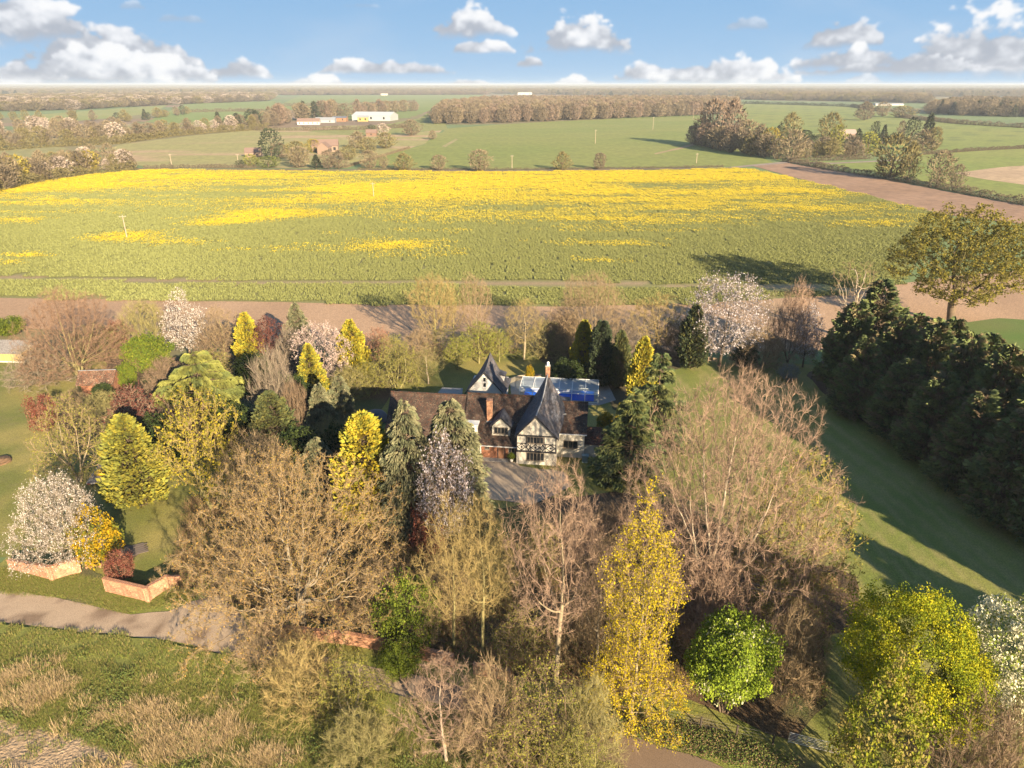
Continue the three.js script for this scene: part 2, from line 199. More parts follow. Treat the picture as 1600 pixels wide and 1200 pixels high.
{ // the crop itself: leafy plants about knee high, some carrying yellow heads
  function cropPatch(seed, frac, size) {
    const R = rng(seed), p = [], c = [], n = Math.round(size * size * 9);
    for (let i = 0; i < n; i++) {
      const x = (R() - 0.5) * size, z = (R() - 0.5) * size, h = 0.3 + R() * 0.42, fl = R() < frac, g = 0.75 + R() * 0.5, leaf = [0.19 * g, 0.205 * g, 0.065 * g];
      for (let k = 0; k < 4; k++) { const a = R() * 6.28, r = 0.12 + R() * 0.2, w = 0.07 + R() * 0.07, cx = Math.cos(a), cz = Math.sin(a); p.push(x - cz * w, h * 0.25, z + cx * w, x + cz * w, h * 0.3, z - cx * w, x + cx * r, h * (0.6 + R() * 0.5), z + cz * r); for (let q = 0; q < 3; q++) c.push(...leaf); }
      if (fl) for (let k = 0; k < 3; k++) { const a = R() * 6.28, w = 0.10 + R() * 0.08, ox = (R() - 0.5) * 0.4, oz = (R() - 0.5) * 0.4, y = h * 1.05 + R() * 0.15; for (let q = 0; q < 3; q++) { const b = a + q * 2.1; p.push(x + ox + Math.cos(b) * w, y + (R() - 0.5) * 0.2, z + oz + Math.sin(b) * w); c.push(0.68, 0.53, 0.025); } }
    }
    const g = new THREE.BufferGeometry(); g.setAttribute('position', new THREE.Float32BufferAttribute(p, 3)); g.setAttribute('color', new THREE.Float32BufferAttribute(c, 3)); g.computeVertexNormals(); return g;
  }
  const S = 4, fr = [0, 0.12, 0.35, 0.65, 0.95], protos = fr.map((f, i) => cropPatch(200 + i, f, S * 1.1)), lists = fr.map(() => []), R = rng(99);
  let x0 = 1e9, x1 = -1e9, z0 = 1e9, z1 = -1e9; for (const [x, z] of rapePoly) { x0 = Math.min(x0, x); x1 = Math.max(x1, x); z0 = Math.min(z0, z); z1 = Math.max(z1, z); }
  const m = new THREE.Matrix4(), e = new THREE.Euler(), q = new THREE.Quaternion();
  for (let x = x0; x < x1; x += S) for (let z = z0; z < z1; z += S) {
    if (x < z * 0.72 - 40 || x > -z * 0.72 + 40) continue;
    const X = x + (R() - 0.5) * S * 0.4, Z = z + (R() - 0.5) * S * 0.4; if (!inside(rapePoly, X, Z) || tramDist(X, Z) < 2.6) continue;
    const yv = yellow(X, Z); let k = 0; for (let i = 1; i < fr.length; i++) if (yv > (fr[i - 1] + fr[i]) / 2) k = i;
    e.set(0, Math.floor(R() * 4) * Math.PI / 2, 0); lists[k].push(m.clone().compose(new V3(X, 0.05, Z), q.setFromEuler(e).clone(), new V3(1, 0.8 + R() * 0.4, 1)));
  }
  const mat = new THREE.MeshStandardMaterial({ vertexColors: true, roughness: 0.9, side: THREE.DoubleSide });
  const names = ['green oilseed rape plants not yet in flower, across the large field', 'oilseed rape plants with a few first yellow flowers in the large field', 'oilseed rape plants about a third in yellow flower in the large field', 'oilseed rape plants mostly in yellow flower in the large field', 'dense yellow flowering oilseed rape along the far edge of the field'];
  lists.forEach((L, i) => { const im = shade(new THREE.InstancedMesh(protos[i], mat, L.length)); L.forEach((a, j) => im.setMatrixAt(j, a)); im.name = numbered('rapeseed_crop'); scene.add(im); tag(im, names[i], 'crop', null, 'stuff'); });
}
const soilMat = vc(soilDetail, soilBump, 0.04);
ground('ploughed_headland', ragged(px2([[-260, 464], [0, 465.5], [300, 469.5], [620, 475.5], [860, 478.5], [1100, 473.5], [1300, 460.5], [1398, 445.5], [1480, 432], [1720, 412], [1720, 520], [1560, 502], [1480, 507], [1290, 547], [1080, 552], [640, 548], [300, 530], [0, 510], [-260, 505]]), 4, 0.5, 17), 0.035, 2.5, fieldCol([0.52, 0.34, 0.21], [0.43, 0.275, 0.165], 14, 54), soilMat);
const grassMat = vc(grassDetail, grassBump, 0.02);
ground('meadow', ragged(px2([[1470, 510], [1560, 497], [1720, 508], [1720, 700], [1600, 640], [1350, 560]]), 3, 0.6, 18), 0.045, 2, fieldCol([0.10, 0.19, 0.02], [0.15, 0.19, 0.04], 9, 55), grassMat);
// the garden: mown grass with stripes on the right, rougher elsewhere
const mowA = at(1300, 640), mowB = at(1600, 850), mL = Math.hypot(mowB.x - mowA.x, mowB.z - mowA.z), mnx = -(mowB.z - mowA.z) / mL, mnz = (mowB.x - mowA.x) / mL;
const gardenPoly = ragged(px2([[-300, 565], [0, 560], [200, 556], [420, 560], [640, 546], [860, 545], [1090, 558], [1270, 570], [1340, 628], [1450, 705], [1720, 890], [1720, 1000], [1640, 1250], [1310, 1180], [1080, 1085], [800, 1056], [545, 982], [330, 925], [160, 892], [10, 872], [-300, 850]]), 3, 0.5, 19);
ground('lawn', gardenPoly, 0.05, 0.7, (x, z) => {
  const s = x * mnx + z * mnz, right = sstep(18, 30, x), al = x * mnz - z * mnx, dry = sstep(0.48, 0.64, fbm(s * 1.3 + 80, al / 14 + 40, 4, 79)), n = noiseAt(x, z, 7, 56), n2 = noiseAt(x, z, 1.7, 57);
  let c = mix3([0.175, 0.19, 0.034], [0.335, 0.285, 0.08], clamp01((n - 0.5) * 3.4 + 0.5));
  c = mix3(c, [0.175, 0.235, 0.036], right * 0.55); c = mix3(c, [0.32, 0.29, 0.10], right * dry * 0.65); c = mix3(c, [0.23, 0.20, 0.075], clamp01((n2 - 0.6) * 3) * 0.7);
  return c;
}, grassMat);
const litterMat = vc(litterDetail, litterBump, 0.025);
ground('leaf_litter', ragged(px2([[340, 930], [335, 870], [365, 790], [440, 740], [560, 750], [640, 790], [740, 800], [860, 780], [960, 770], [1040, 780], [1200, 860], [1330, 900], [1350, 960], [1290, 1010], [1290, 1100], [1240, 1165], [1080, 1096], [800, 1058], [545, 984], [330, 930]]), 2, 0.9, 20), 0.075, 1.2, (x, z) => mix3(mix3([0.125, 0.075, 0.04], [0.19, 0.12, 0.06], noiseAt(x, z, 3, 58)), [0.075, 0.11, 0.02], sstep(0.52, 0.66, noiseAt(x, z, 5, 59))), litterMat);
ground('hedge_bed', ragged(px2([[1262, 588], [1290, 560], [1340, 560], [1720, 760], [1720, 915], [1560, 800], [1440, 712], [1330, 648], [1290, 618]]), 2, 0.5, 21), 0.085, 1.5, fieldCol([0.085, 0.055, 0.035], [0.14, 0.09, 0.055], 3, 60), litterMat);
ground('shrub_bed', ragged(px2([[860, 545], [1000, 540], [1060, 552], [1062, 575], [1000, 600], [985, 650], [955, 640], [945, 600], [880, 590], [840, 560]]), 2, 0.6, 22), 0.07, 1.5, fieldCol([0.12, 0.08, 0.045], [0.12, 0.12, 0.04], 4, 61), litterMat);
ground('shrub_bed', ragged(px2([[160, 560], [420, 556], [640, 562], [600, 640], [520, 700], [400, 720], [300, 680], [220, 700], [120, 720], [90, 650], [170, 620]]), 2, 0.8, 23), 0.068, 1.5, (x, z) => mix3([0.10, 0.12, 0.03], [0.14, 0.09, 0.05], sstep(0.42, 0.58, noiseAt(x, z, 6, 62))), litterMat);
ground('gravel_drive', ragged(px2([[736, 722], [750, 720], [806, 723], [812, 729], [880, 738], [895, 760], [830, 790], [770, 781], [738, 770], [700, 800], [640, 860], [620, 850], [690, 780], [728, 740]]), 1.5, 0.25, 24), 0.1, 1, fieldCol([0.54, 0.42, 0.30], [0.45, 0.35, 0.25], 3, 63), vc(gravelDetail, gravelBump, 0.006));
// the lane and its verges in front of the garden
ground('verge', ragged(px2([[-300, 885], [0, 880], [10, 872], [160, 892], [330, 925], [545, 982], [800, 1056], [1080, 1085], [1310, 1180], [1640, 1250], [1500, 1420], [900, 1260], [600, 1110], [350, 1040], [0, 985], [-300, 975]]), 2, 0.3, 25), 0.04, 0.8, (x, z) => { const n = noiseAt(x, z, 3, 64); return mix3(mix3([0.18, 0.225, 0.03], [0.29, 0.265, 0.065], clamp01((n - 0.5) * 2.5 + 0.5)), [0.23, 0.17, 0.10], sstep(0.58, 0.7, noiseAt(x, z, 4, 65)) * 0.8); }, grassMat);
ground('lane', ragged(px2([[-300, 905], [0, 923], [60, 929], [105, 937], [150, 950], [205, 960], [262, 956], [300, 940], [345, 930], [370, 955], [395, 990], [480, 1022], [610, 1047], [800, 1092], [960, 1142], [1080, 1180], [1180, 1225], [1100, 1260], [980, 1210], [900, 1170], [780, 1125], [600, 1082], [470, 1052], [390, 1035], [340, 1022], [300, 1008], [240, 998], [100, 985], [0, 974], [-300, 945]]), 1.5, 0.22, 26), 0.085, 0.8, (x, z) => mix3(mix3([0.52, 0.40, 0.285], [0.43, 0.32, 0.22], noiseAt(x, z, 2.5, 66)), [0.22, 0.15, 0.10], sstep(0.45, 0.6, noiseAt(x, z, 2.2, 77) + sstep(-14, 0, x) * 0.4 - 0.12) * 0.9), vc(gravelDetail, gravelBump, 0.004));
const roughPoly = ragged(px2([[-300, 955], [0, 978], [100, 989], [240, 1002], [340, 1026], [470, 1056], [600, 1086], [780, 1129], [980, 1214], [1000, 1420], [-300, 1420]]), 2, 0.3, 27);
const strawSpots = [[55, 1085, 70, 34], [190, 1120, 80, 30], [290, 1165, 110, 44], [20, 1060, 40, 20], [420, 1190, 70, 20], [-120, 1080, 90, 60]].map(([x, y, rx, ry]) => { const c = at(x, y), a = at(x, y - ry), b = at(x, y + ry); return [c.x, c.z, rx / F * depthAt(-c.z, 0), (b.z - a.z) / 2]; });
const strawAt = (x, z) => { let v = 0; for (const [cx, cz, rx, rz] of strawSpots) v = Math.max(v, Math.exp(-(((x - cx) / rx) ** 2 + ((z - cz) / rz) ** 2) * 1.1)); return sstep(0.44, 0.86, v * 0.75 + (noiseAt(x, z, 2.2, 70) - 0.3) * 0.75); };
const vA = at(0, 1022), vB = at(420, 1100), fromLane = (x, z) => sstep(-1.5, 2, z - lerp(vA.z, vB.z, (x - vA.x) / (vB.x - vA.x)));   // mown near the lane, rough beyond
const bank = (x, z) => 0.25 * noiseAt(x, z, 5, 67) + 0.12 * noiseAt(x, z, 1.3, 68);
ground('grass_bank', roughPoly, 0.05, 0.6, (x, z) => mix3(mix3([0.165, 0.205, 0.03], [0.27, 0.25, 0.06], noiseAt(x, z, 3, 69)), [0.42, 0.31, 0.17], strawAt(x, z) * fromLane(x, z)), grassMat, 1, bank);
const strawPoly = ragged(px2([[-300, 1070], [0, 1122], [80, 1142], [180, 1172], [280, 1215], [340, 1420], [-300, 1420]]), 1.5, 0.4, 28);
ground('stubble_field', strawPoly, 0.075, 0.6, fieldCol([0.50, 0.36, 0.225], [0.42, 0.30, 0.18], 2.5, 71), vc(soilDetail, soilBump, 0.08), 1, bank);
ground('bare_patch', ragged(px2([[165, 862], [190, 852], [226, 856], [222, 866], [196, 880], [168, 876]]), 0.7, 0.2, 29), 0.11, 0.5, fieldCol([0.16, 0.115, 0.085], [0.22, 0.17, 0.13], 1.2, 72), litterMat);
ground('entrance_track', ragged(px2([[130, 888], [160, 898], [166, 930], [140, 945], [105, 938], [118, 912]]), 0.8, 0.25, 30), 0.09, 0.6, fieldCol([0.20, 0.15, 0.10], [0.15, 0.16, 0.05], 1.6, 73), litterMat);

// ---------- growing trees ----------
class Mesher {
  constructor() { this.p = []; this.n = []; this.c = []; }
  tri(ax, ay, az, bx, by, bz, cx, cy, cz, col) {
    const ux = bx - ax, uy = by - ay, uz = bz - az, vx = cx - ax, vy = cy - ay, vz = cz - az; let nx = uy * vz - uz * vy, ny = uz * vx - ux * vz, nz = ux * vy - uy * vx; const l = Math.hypot(nx, ny, nz) || 1; nx /= l; ny /= l; nz /= l;
    this.p.push(ax, ay, az, bx, by, bz, cx, cy, cz); this.n.push(nx, ny, nz, nx, ny, nz, nx, ny, nz); for (let i = 0; i < 3; i++) this.c.push(col[0], col[1], col[2]);
  }
  tube(a, b, ra, rb, sides, col) {   // tapered tube without caps
    const d = b.clone().sub(a); const L = d.length(); if (L < 1e-5) return; d.divideScalar(L);
    const u = Math.abs(d.y) > 0.9 ? new V3(1, 0, 0) : new V3(0, 1, 0); u.cross(d).normalize(); const v = new V3().crossVectors(d, u), pts = [];
    for (let i = 0; i <= sides; i++) { const t = i / sides * 2 * Math.PI, c = Math.cos(t), s = Math.sin(t); pts.push([u.x * c + v.x * s, u.y * c + v.y * s, u.z * c + v.z * s]); }
    for (let i = 0; i < sides; i++) { const [n, m] = [pts[i], pts[i + 1]]; const q = [[a, n, ra], [a, m, ra], [b, m, rb], [a, n, ra], [b, m, rb], [b, n, rb]]; for (const [o, k, r] of q) { this.p.push(o.x + k[0] * r, o.y + k[1] * r, o.z + k[2] * r); this.n.push(k[0], k[1], k[2]); this.c.push(col[0], col[1], col[2]); } }
  }
  geo() { const g = new THREE.BufferGeometry(); g.setAttribute('position', new THREE.Float32BufferAttribute(this.p, 3)); g.setAttribute('normal', new THREE.Float32BufferAttribute(this.n, 3)); g.setAttribute('color', new THREE.Float32BufferAttribute(this.c, 3)); this.p = this.n = this.c = null; return g; }
  get empty() { return !this.p.length; }
}
const rand3 = (R) => { const z = R() * 2 - 1, t = R() * 6.2832, s = Math.sqrt(1 - z * z); return new V3(s * Math.cos(t), z, s * Math.sin(t)); };
// branches find their way to points spread through the crown; o: H height, W width, base crown start (0..1), N points, stems, spread
function grow(o) {
  const R = rng(o.seed), H = o.H, W = o.W, cb = o.base * H, pts = [];
  const lump = (x, y, z) => 0.78 + 0.44 * (vnoise(x * 0.9 / W * 6 + 9, y / H * 5 + z / W * 5, o.seed));
  while (pts.length < o.N) {
    const t = R(), y = cb + t * (H - cb), prof = o.profile(t) * W / 2, a = R() * 6.2832, rr = Math.sqrt(R()), r = prof * (o.shell ? Math.pow(rr, o.shell) : rr), x = Math.cos(a) * r, z = Math.sin(a) * r;
    if (R() > prof / (W / 2) + 0.05) continue;
    const k = lump(x, y, z) * (0.86 + 0.3 * vnoise(a * 2.6, t * 4, o.seed + 5)); pts.push(new V3(x * k, y - (1 - k) * 0.3 * H * t, z * k));
  }
  const nodes = [], step = o.step ?? H / 42, kill = step * (o.kill ?? 1.5);
  const addNode = (p, parent) => { nodes.push({ p, parent, kids: 0, r: 0, d: 0 }); return nodes.length - 1; };
  const near = new Int32Array(pts.length).fill(-1), nd = new Float32Array(pts.length).fill(1e9), dead = new Uint8Array(pts.length);
  const see = (i) => { const q = nodes[i].p; for (let k = 0; k < pts.length; k++) { if (dead[k]) continue; const dx = pts[k].x - q.x, dy = pts[k].y - q.y, dz = pts[k].z - q.z, d = dx * dx + dy * dy + dz * dz; if (d < nd[k]) { nd[k] = d; near[k] = i; } } };
  const stems = o.stems ?? 1;
  for (let s = 0; s < stems; s++) {
    const a = s / stems * 6.2832 + R() * 1.2, lean = stems > 1 ? (o.lean ?? 0.35) * (0.5 + R()) : (o.lean ?? 0.03); let q = new V3(Math.cos(a) * 0.02 * H * (stems > 1 ? 1 : 0), 0, Math.sin(a) * 0.02 * H * (stems > 1 ? 1 : 0)), i = addNode(q.clone(), -1); see(i);
    const top = cb * (o.trunkTo ?? 1.15) + step, dir = new V3(Math.cos(a) * lean, 1, Math.sin(a) * lean).normalize();
    while (q.y < top) { dir.add(rand3(R).multiplyScalar(0.06)).normalize(); q = q.clone().addScaledVector(dir, step); const j = addNode(q.clone(), i); nodes[i].kids++; i = j; see(i); }
  }
  for (let it = 0; it < 160; it++) {
    const pull = new Map();
    for (let k = 0; k < pts.length; k++) { if (dead[k]) continue; if (nd[k] < kill * kill) { dead[k] = 1; continue; } const n = near[k], q = nodes[n].p, l = Math.sqrt(nd[k]); let v = pull.get(n); if (!v) pull.set(n, v = new V3()); v.x += (pts[k].x - q.x) / l; v.y += (pts[k].y - q.y) / l; v.z += (pts[k].z - q.z) / l; }
    if (!pull.size) break;
    for (const [n, v] of pull) {
      if (nodes[n].kids > 3) continue; v.normalize(); const par = nodes[n].parent; if (par >= 0) v.addScaledVector(nodes[n].p.clone().sub(nodes[par].p).normalize(), o.inertia ?? 0.35);
      v.y += o.up ?? 0; v.addScaledVector(rand3(R), o.wiggle ?? 0.18).normalize(); const j = addNode(nodes[n].p.clone().addScaledVector(v, step), n); nodes[n].kids++; see(j);
    }
  }
  const e = o.pipe ?? 2.3, tip = o.tip ?? 0.012;
  for (let i = nodes.length - 1; i >= 0; i--) { const n = nodes[i]; n.r = n.r ? Math.pow(n.r, 1 / e) : tip; if (n.parent >= 0) nodes[n.parent].r += Math.pow(n.r, e); }
  const big = Math.max(...nodes.filter((n) => n.parent < 0).map((n) => n.r)), cap = (o.trunkR ?? H * 0.022) / big; for (const n of nodes) n.r = n.r * lerp(1, cap, clamp01((n.r - tip) / (big - tip)));
  return { nodes, R, o };
}
// trunk and limbs, twigs, and (if asked) leaves or blossom of one grown tree
function treeGeos(o) {
  const { nodes, R } = grow(o), tr = new Mesher(), tw = new Mesher(), lf = new Mesher(), thr = o.limb ?? 0.05, one = [1, 1, 1];
  const bent = (o.step ?? o.H / 42);
  for (const n of nodes) {
    if (n.parent < 0) continue; const q = nodes[n.parent], ra = Math.min(q.r, n.r * 1.25), b = 0.85 + R() * 0.3, col = [b, b, b];
    (n.r > thr ? tr : tw).tube(q.p, n.p, n.parent >= 0 && nodes[n.parent].parent < 0 ? q.r * 1.35 : ra, n.r, n.r > 0.12 ? 7 : n.r > 0.05 ? 5 : 3, col);
    if (n.r < (o.twigBelow ?? 0.035)) {
      const dir = n.p.clone().sub(q.p).normalize(), k = n.kids ? o.twigs : o.twigs * 2;
      for (let i = 0; i < k; i++) {
        const d = dir.clone().multiplyScalar(0.9).addScaledVector(rand3(R), 0.8); d.y += o.twigUp ?? 0.25; d.normalize(); const L = o.twigLen * (0.5 + R()), w = (o.twigW ?? 0.013) * (0.7 + R() * 0.6), s = new V3().crossVectors(d, rand3(R)).normalize(), a = q.p.clone().lerp(n.p, R());
        const bb = 0.75 + R() * 0.5, c = [bb, bb * (0.95 + R() * 0.1), bb], m = a.clone().addScaledVector(d, L * 0.5).addScaledVector(rand3(R), L * 0.08), d2 = d.clone().addScaledVector(rand3(R), 0.35).normalize(), e = m.clone().addScaledVector(d2, L * 0.5);
        tw.tri(a.x - s.x * w, a.y - s.y * w, a.z - s.z * w, a.x + s.x * w, a.y + s.y * w, a.z + s.z * w, m.x + s.x * w * 0.6, m.y + s.y * w * 0.6, m.z + s.z * w * 0.6, c);
        tw.tri(m.x - s.x * w * 0.8, m.y - s.y * w * 0.8, m.z - s.z * w * 0.8, m.x + s.x * w * 0.8, m.y + s.y * w * 0.8, m.z + s.z * w * 0.8, e.x, e.y, e.z, c);
        for (let f = 0; f < (o.fork ?? 2); f++) { const d3 = d.clone().addScaledVector(rand3(R), 0.75).normalize(), t = 0.25 + R() * 0.6, f0 = a.clone().lerp(m, t), f1 = f0.clone().addScaledVector(d3, L * (0.3 + R() * 0.4)); tw.tri(f0.x - s.x * w * 0.5, f0.y - s.y * w * 0.5, f0.z - s.z * w * 0.5, f0.x + s.x * w * 0.5, f0.y + s.y * w * 0.5, f0.z + s.z * w * 0.5, f1.x, f1.y, f1.z, c); }
        for (let l = 0; l < (o.leaves ?? 0); l++) leaf(lf, R, a.clone().lerp(e, 0.15 + R() * 0.85).addScaledVector(rand3(R), (o.leafOut ?? 0.12) * R()), o.leafSize * (0.6 + R() * 0.8), o.palette, o.leafUp ?? 0.4);
      }
    }
  }
  return { trunk: tr.geo(), crown: tw.geo(), foliage: lf.empty ? null : lf.geo(), H: o.H, W: o.W };
}
function leaf(m, R, p, s, palette, upness) {   // a small folded rhombus
  const n = rand3(R); n.y = Math.abs(n.y) + upness; n.normalize(); const u = new V3().crossVectors(n, rand3(R)).normalize(), v = new V3().crossVectors(n, u), pick = palette[Math.floor(R() * palette.length)], b = 0.8 + R() * 0.4, col = [pick[0] * b, pick[1] * b, pick[2] * b], w = s * 0.42, f = s * 0.12;
  m.tri(p.x - u.x * s * 0.5, p.y - u.y * s * 0.5, p.z - u.z * s * 0.5, p.x + v.x * w + n.x * f, p.y + v.y * w + n.y * f, p.z + v.z * w + n.z * f, p.x + u.x * s * 0.5, p.y + u.y * s * 0.5, p.z + u.z * s * 0.5, col);
  m.tri(p.x - u.x * s * 0.5, p.y - u.y * s * 0.5, p.z - u.z * s * 0.5, p.x + u.x * s * 0.5, p.y + u.y * s * 0.5, p.z + u.z * s * 0.5, p.x - v.x * w + n.x * f, p.y - v.y * w + n.y * f, p.z - v.z * w + n.z * f, col);
}
// a conifer: sprays of foliage set along branches; o: H, W, profile(t), branches, sprays, sprayLen, rise (tips up) or droop
function coniferGeos(o) {
  const R = rng(o.seed), tr = new Mesher(), lf = new Mesher(), H = o.H, one = [1, 1, 1];
  for (let i = 0; i < 10; i++) tr.tube(new V3(0, H * 0.96 * i / 10, 0), new V3(0, H * 0.96 * (i + 1) / 10, 0), (o.trunkR ?? H * 0.02) * (1 - i / 10.5), (o.trunkR ?? H * 0.02) * (1 - (i + 1) / 10.5), 6, one);
  for (let b = 0; b < o.branches; b++) {
    let t = o.tiers ? (Math.floor(R() * o.tiers) + 0.5 + (R() - 0.5) * o.tierSpread) / o.tiers : R(); t = clamp01(o.low + (0.985 - o.low) * (o.even ? t : 1 - Math.pow(1 - t, 0.85)));
    const a = R() * 6.2832, rad = o.profile((t - o.low) / (1 - o.low)) * o.W / 2 * (0.58 + 0.56 * vnoise(a * 2.1 + 3, t * 11, o.seed) + 0.16 * R()), start = new V3(0, H * (t - o.inset * rad / H), 0), ca = Math.cos(a), sa = Math.sin(a), end = new V3(ca * rad, H * t + o.rise * rad + (R() - 0.5) * 0.15, sa * rad);
    end.y = Math.max(0.12, Math.min(end.y, H * 1.02)); start.y = Math.max(0.05, start.y);
    if (rad > 0.5) tr.tube(start, start.clone().lerp(end, 0.85), Math.max(0.012, 0.02 * rad), 0.008, 3, one);
    const pal = o.palette[Math.floor(R() * o.palette.length)], bb = 0.8 + R() * 0.4;
    for (let k = 0; k < o.sprays; k++) {
      const f = o.from + (1 - o.from) * Math.sqrt(R()), wid = o.fan * rad * (1.05 - 0.55 * f), c = start.clone().lerp(end, f), side = (R() - 0.5) * 2;
      c.x += -sa * side * wid; c.z += ca * side * wid; c.y += (R() - 0.5) * o.thick * rad - o.droop * Math.abs(side) * wid - o.droop * 0.5 * rad * f * f;
      const d = new V3(ca - sa * side * 0.9 + (R() - 0.5) * 0.7, o.sprayRise + (R() - 0.5) * 0.7, sa + ca * side * 0.9 + (R() - 0.5) * 0.7).normalize(), L = o.sprayLen * (0.6 + R() * 0.8), w = L * (o.sprayW ?? 0.3), s = new V3().crossVectors(d, rand3(R)).normalize(), g = bb * (0.8 + R() * 0.4), col = [pal[0] * g, pal[1] * g, pal[2] * g];
      const m = c.clone().addScaledVector(d, L * 0.45), e = c.clone().addScaledVector(d, L), n = new V3().crossVectors(s, d).multiplyScalar(w * 0.35); e.y -= o.tipDroop * L; if (e.y < 0.03 || c.y < 0.03) continue;
      lf.tri(c.x, c.y, c.z, m.x + s.x * w + n.x, m.y + s.y * w + n.y, m.z + s.z * w + n.z, e.x, e.y, e.z, col); lf.tri(c.x, c.y, c.z, e.x, e.y, e.z, m.x - s.x * w + n.x, m.y - s.y * w + n.y, m.z - s.z * w + n.z, col);
    }
  }
  return { trunk: tr.geo(), foliage: lf.geo(), H, W: o.W };
}
// a dense leafy shrub or tree: stems, and leaf clumps all through a lumpy dome
function bushGeos(o) {
  const R = rng(o.seed), tr = new Mesher(), lf = new Mesher(), one = [1, 1, 1], H = o.H, lo = o.low ?? 0;
  const clumps = [];
  for (let i = 0; i < o.clumps; i++) { const d = rand3(R), f = Math.cbrt(0.35 + 0.65 * R()), k = 0.64 + 0.56 * vnoise(d.x * 2.4 + 5, d.z * 2.4 + d.y * 2.6, o.seed), y = H * (lo + (1 - lo) * (0.5 + 0.5 * d.y * f * k)); clumps.push(new V3(d.x * f * k * o.W / 2, y, d.z * f * k * o.W / 2)); }
  for (let s = 0; s < (o.stems ?? 5); s++) { const c = clumps[Math.floor(R() * clumps.length)], a = new V3((R() - 0.5) * 0.1 * o.W, 0, (R() - 0.5) * 0.1 * o.W), m = a.clone().lerp(c, 0.5); m.y += 0.1 * H; tr.tube(a, m, o.stemR ?? 0.06, 0.04, 5, one); tr.tube(m, c, 0.04, 0.015, 4, one); }
  if (o.trunk) tr.tube(new V3(), new V3(0, H * 0.7, 0), o.trunk, o.trunk * 0.5, 7, one);
  for (const c of clumps) { const pal = o.palettes[Math.floor(R() * o.palettes.length)], cs = o.clumpSize * (0.6 + R() * 0.8); for (let k = 0; k < o.leaves; k++) { const p = c.clone().addScaledVector(rand3(R), cs * Math.cbrt(R())); if (p.y > 0.05) leaf(lf, R, p, o.leafSize * (0.6 + R() * 0.8), pal, o.leafUp ?? 0.3); } }
  return { trunk: tr.geo(), foliage: lf.geo(), H, W: o.W };
}
const geoCache = {};
const proto = (key, make) => geoCache[key] ??= make();
// crown outlines, t = 0 at the crown's foot, 1 at its top
const ROUND = (t) => Math.sqrt(Math.max(0, 1 - Math.pow(2 * t - 1, 2))) * 0.97 + 0.03, DOME = (t) => Math.pow(Math.max(0, 1 - t * t), 0.55), VASE = (t) => (0.25 + 0.75 * Math.sin(Math.min(1, t * 1.25) * 1.57)) * Math.pow(Math.max(0, 1 - Math.pow(t, 4)), 0.6), OVAL = (t) => Math.pow(Math.sin(Math.PI * Math.pow(t, 0.75)), 0.7), CONE = (t) => Math.pow(1 - t, 0.8) * (0.82 + 0.18 * Math.min(1, t * 8)), PLUME = (t) => Math.pow(Math.max(0, 1 - Math.pow(t, 1.7)), 0.75) * (0.78 + 0.22 * Math.min(1, t * 5)), COLUMN = (t) => Math.pow(Math.max(0, 1 - Math.pow(t, 3)), 0.6);
const twigC = (r, g, b) => new THREE.MeshStandardMaterial({ vertexColors: true, color: rgb(r * 0.76, g * 0.77, b * 0.76), roughness: 0.9, side: THREE.DoubleSide });
const barkDetail = fineTex(128, 1, 8, 3, 0.6, 95);
const BARK = { pale: twigC(0.34, 0.275, 0.18), grey: twigC(0.26, 0.215, 0.155), mossy: twigC(0.27, 0.235, 0.10), brown: twigC(0.17, 0.12, 0.08), white: twigC(0.42, 0.345, 0.26), dark: twigC(0.09, 0.065, 0.045) };
const TWIG = { tan: twigC(0.32, 0.23, 0.13), pink: twigC(0.35, 0.235, 0.165), brown: twigC(0.24, 0.165, 0.105), gold: twigC(0.36, 0.27, 0.105), olive: twigC(0.27, 0.235, 0.09), grey: twigC(0.27, 0.215, 0.16), rust: twigC(0.27, 0.165, 0.105), plum: twigC(0.19, 0.09, 0.075) };
const leafMat = new THREE.MeshPhysicalMaterial({ vertexColors: true, roughness: 0.85, side: THREE.DoubleSide, transmission: 0.28, thickness: 0, ior: 1.3, specularIntensity: 0.25 });
const needleMat = new THREE.MeshStandardMaterial({ vertexColors: true, roughness: 0.85, side: THREE.DoubleSide });
// put a tree whose foot is at pixel (bx, by) of the ground, whose top shows at row ty and whose crown is wpx pixels wide
function tree(g, mats, name, label, category, bx, by, ty, wpx, group, turn) {
  const foot = at(bx, by), Z = -foot.z, h = Math.max(0.6, heightAt(ty, Z)), w = wpx / F * depthAt(Z, h * 0.6); foot.x = (bx - 800) / F * depthAt(Z, h * 0.5);   // bx is read at the middle of the crown
  return plant(g, mats, name, label, category, foot, h, w, group, turn ?? (bx * 0.37 + by * 0.11));
}
function plant(g, mats, name, label, category, foot, h, w, group, turn) {
  const o = thing(name, label, category, foot.clone().setY(0.03), turn, group);
  o.scale.set(w / g.W, h / g.H, w / g.W);
  if (g.trunk) part('trunk', g.trunk, mats.bark, o);
  if (g.crown) part('crown', g.crown, mats.twig, o, 'stuff');
  if (g.foliage) part(mats.leafName ?? 'foliage', g.foliage, mats.leaf ?? leafMat, o, 'stuff');
  return o;
}

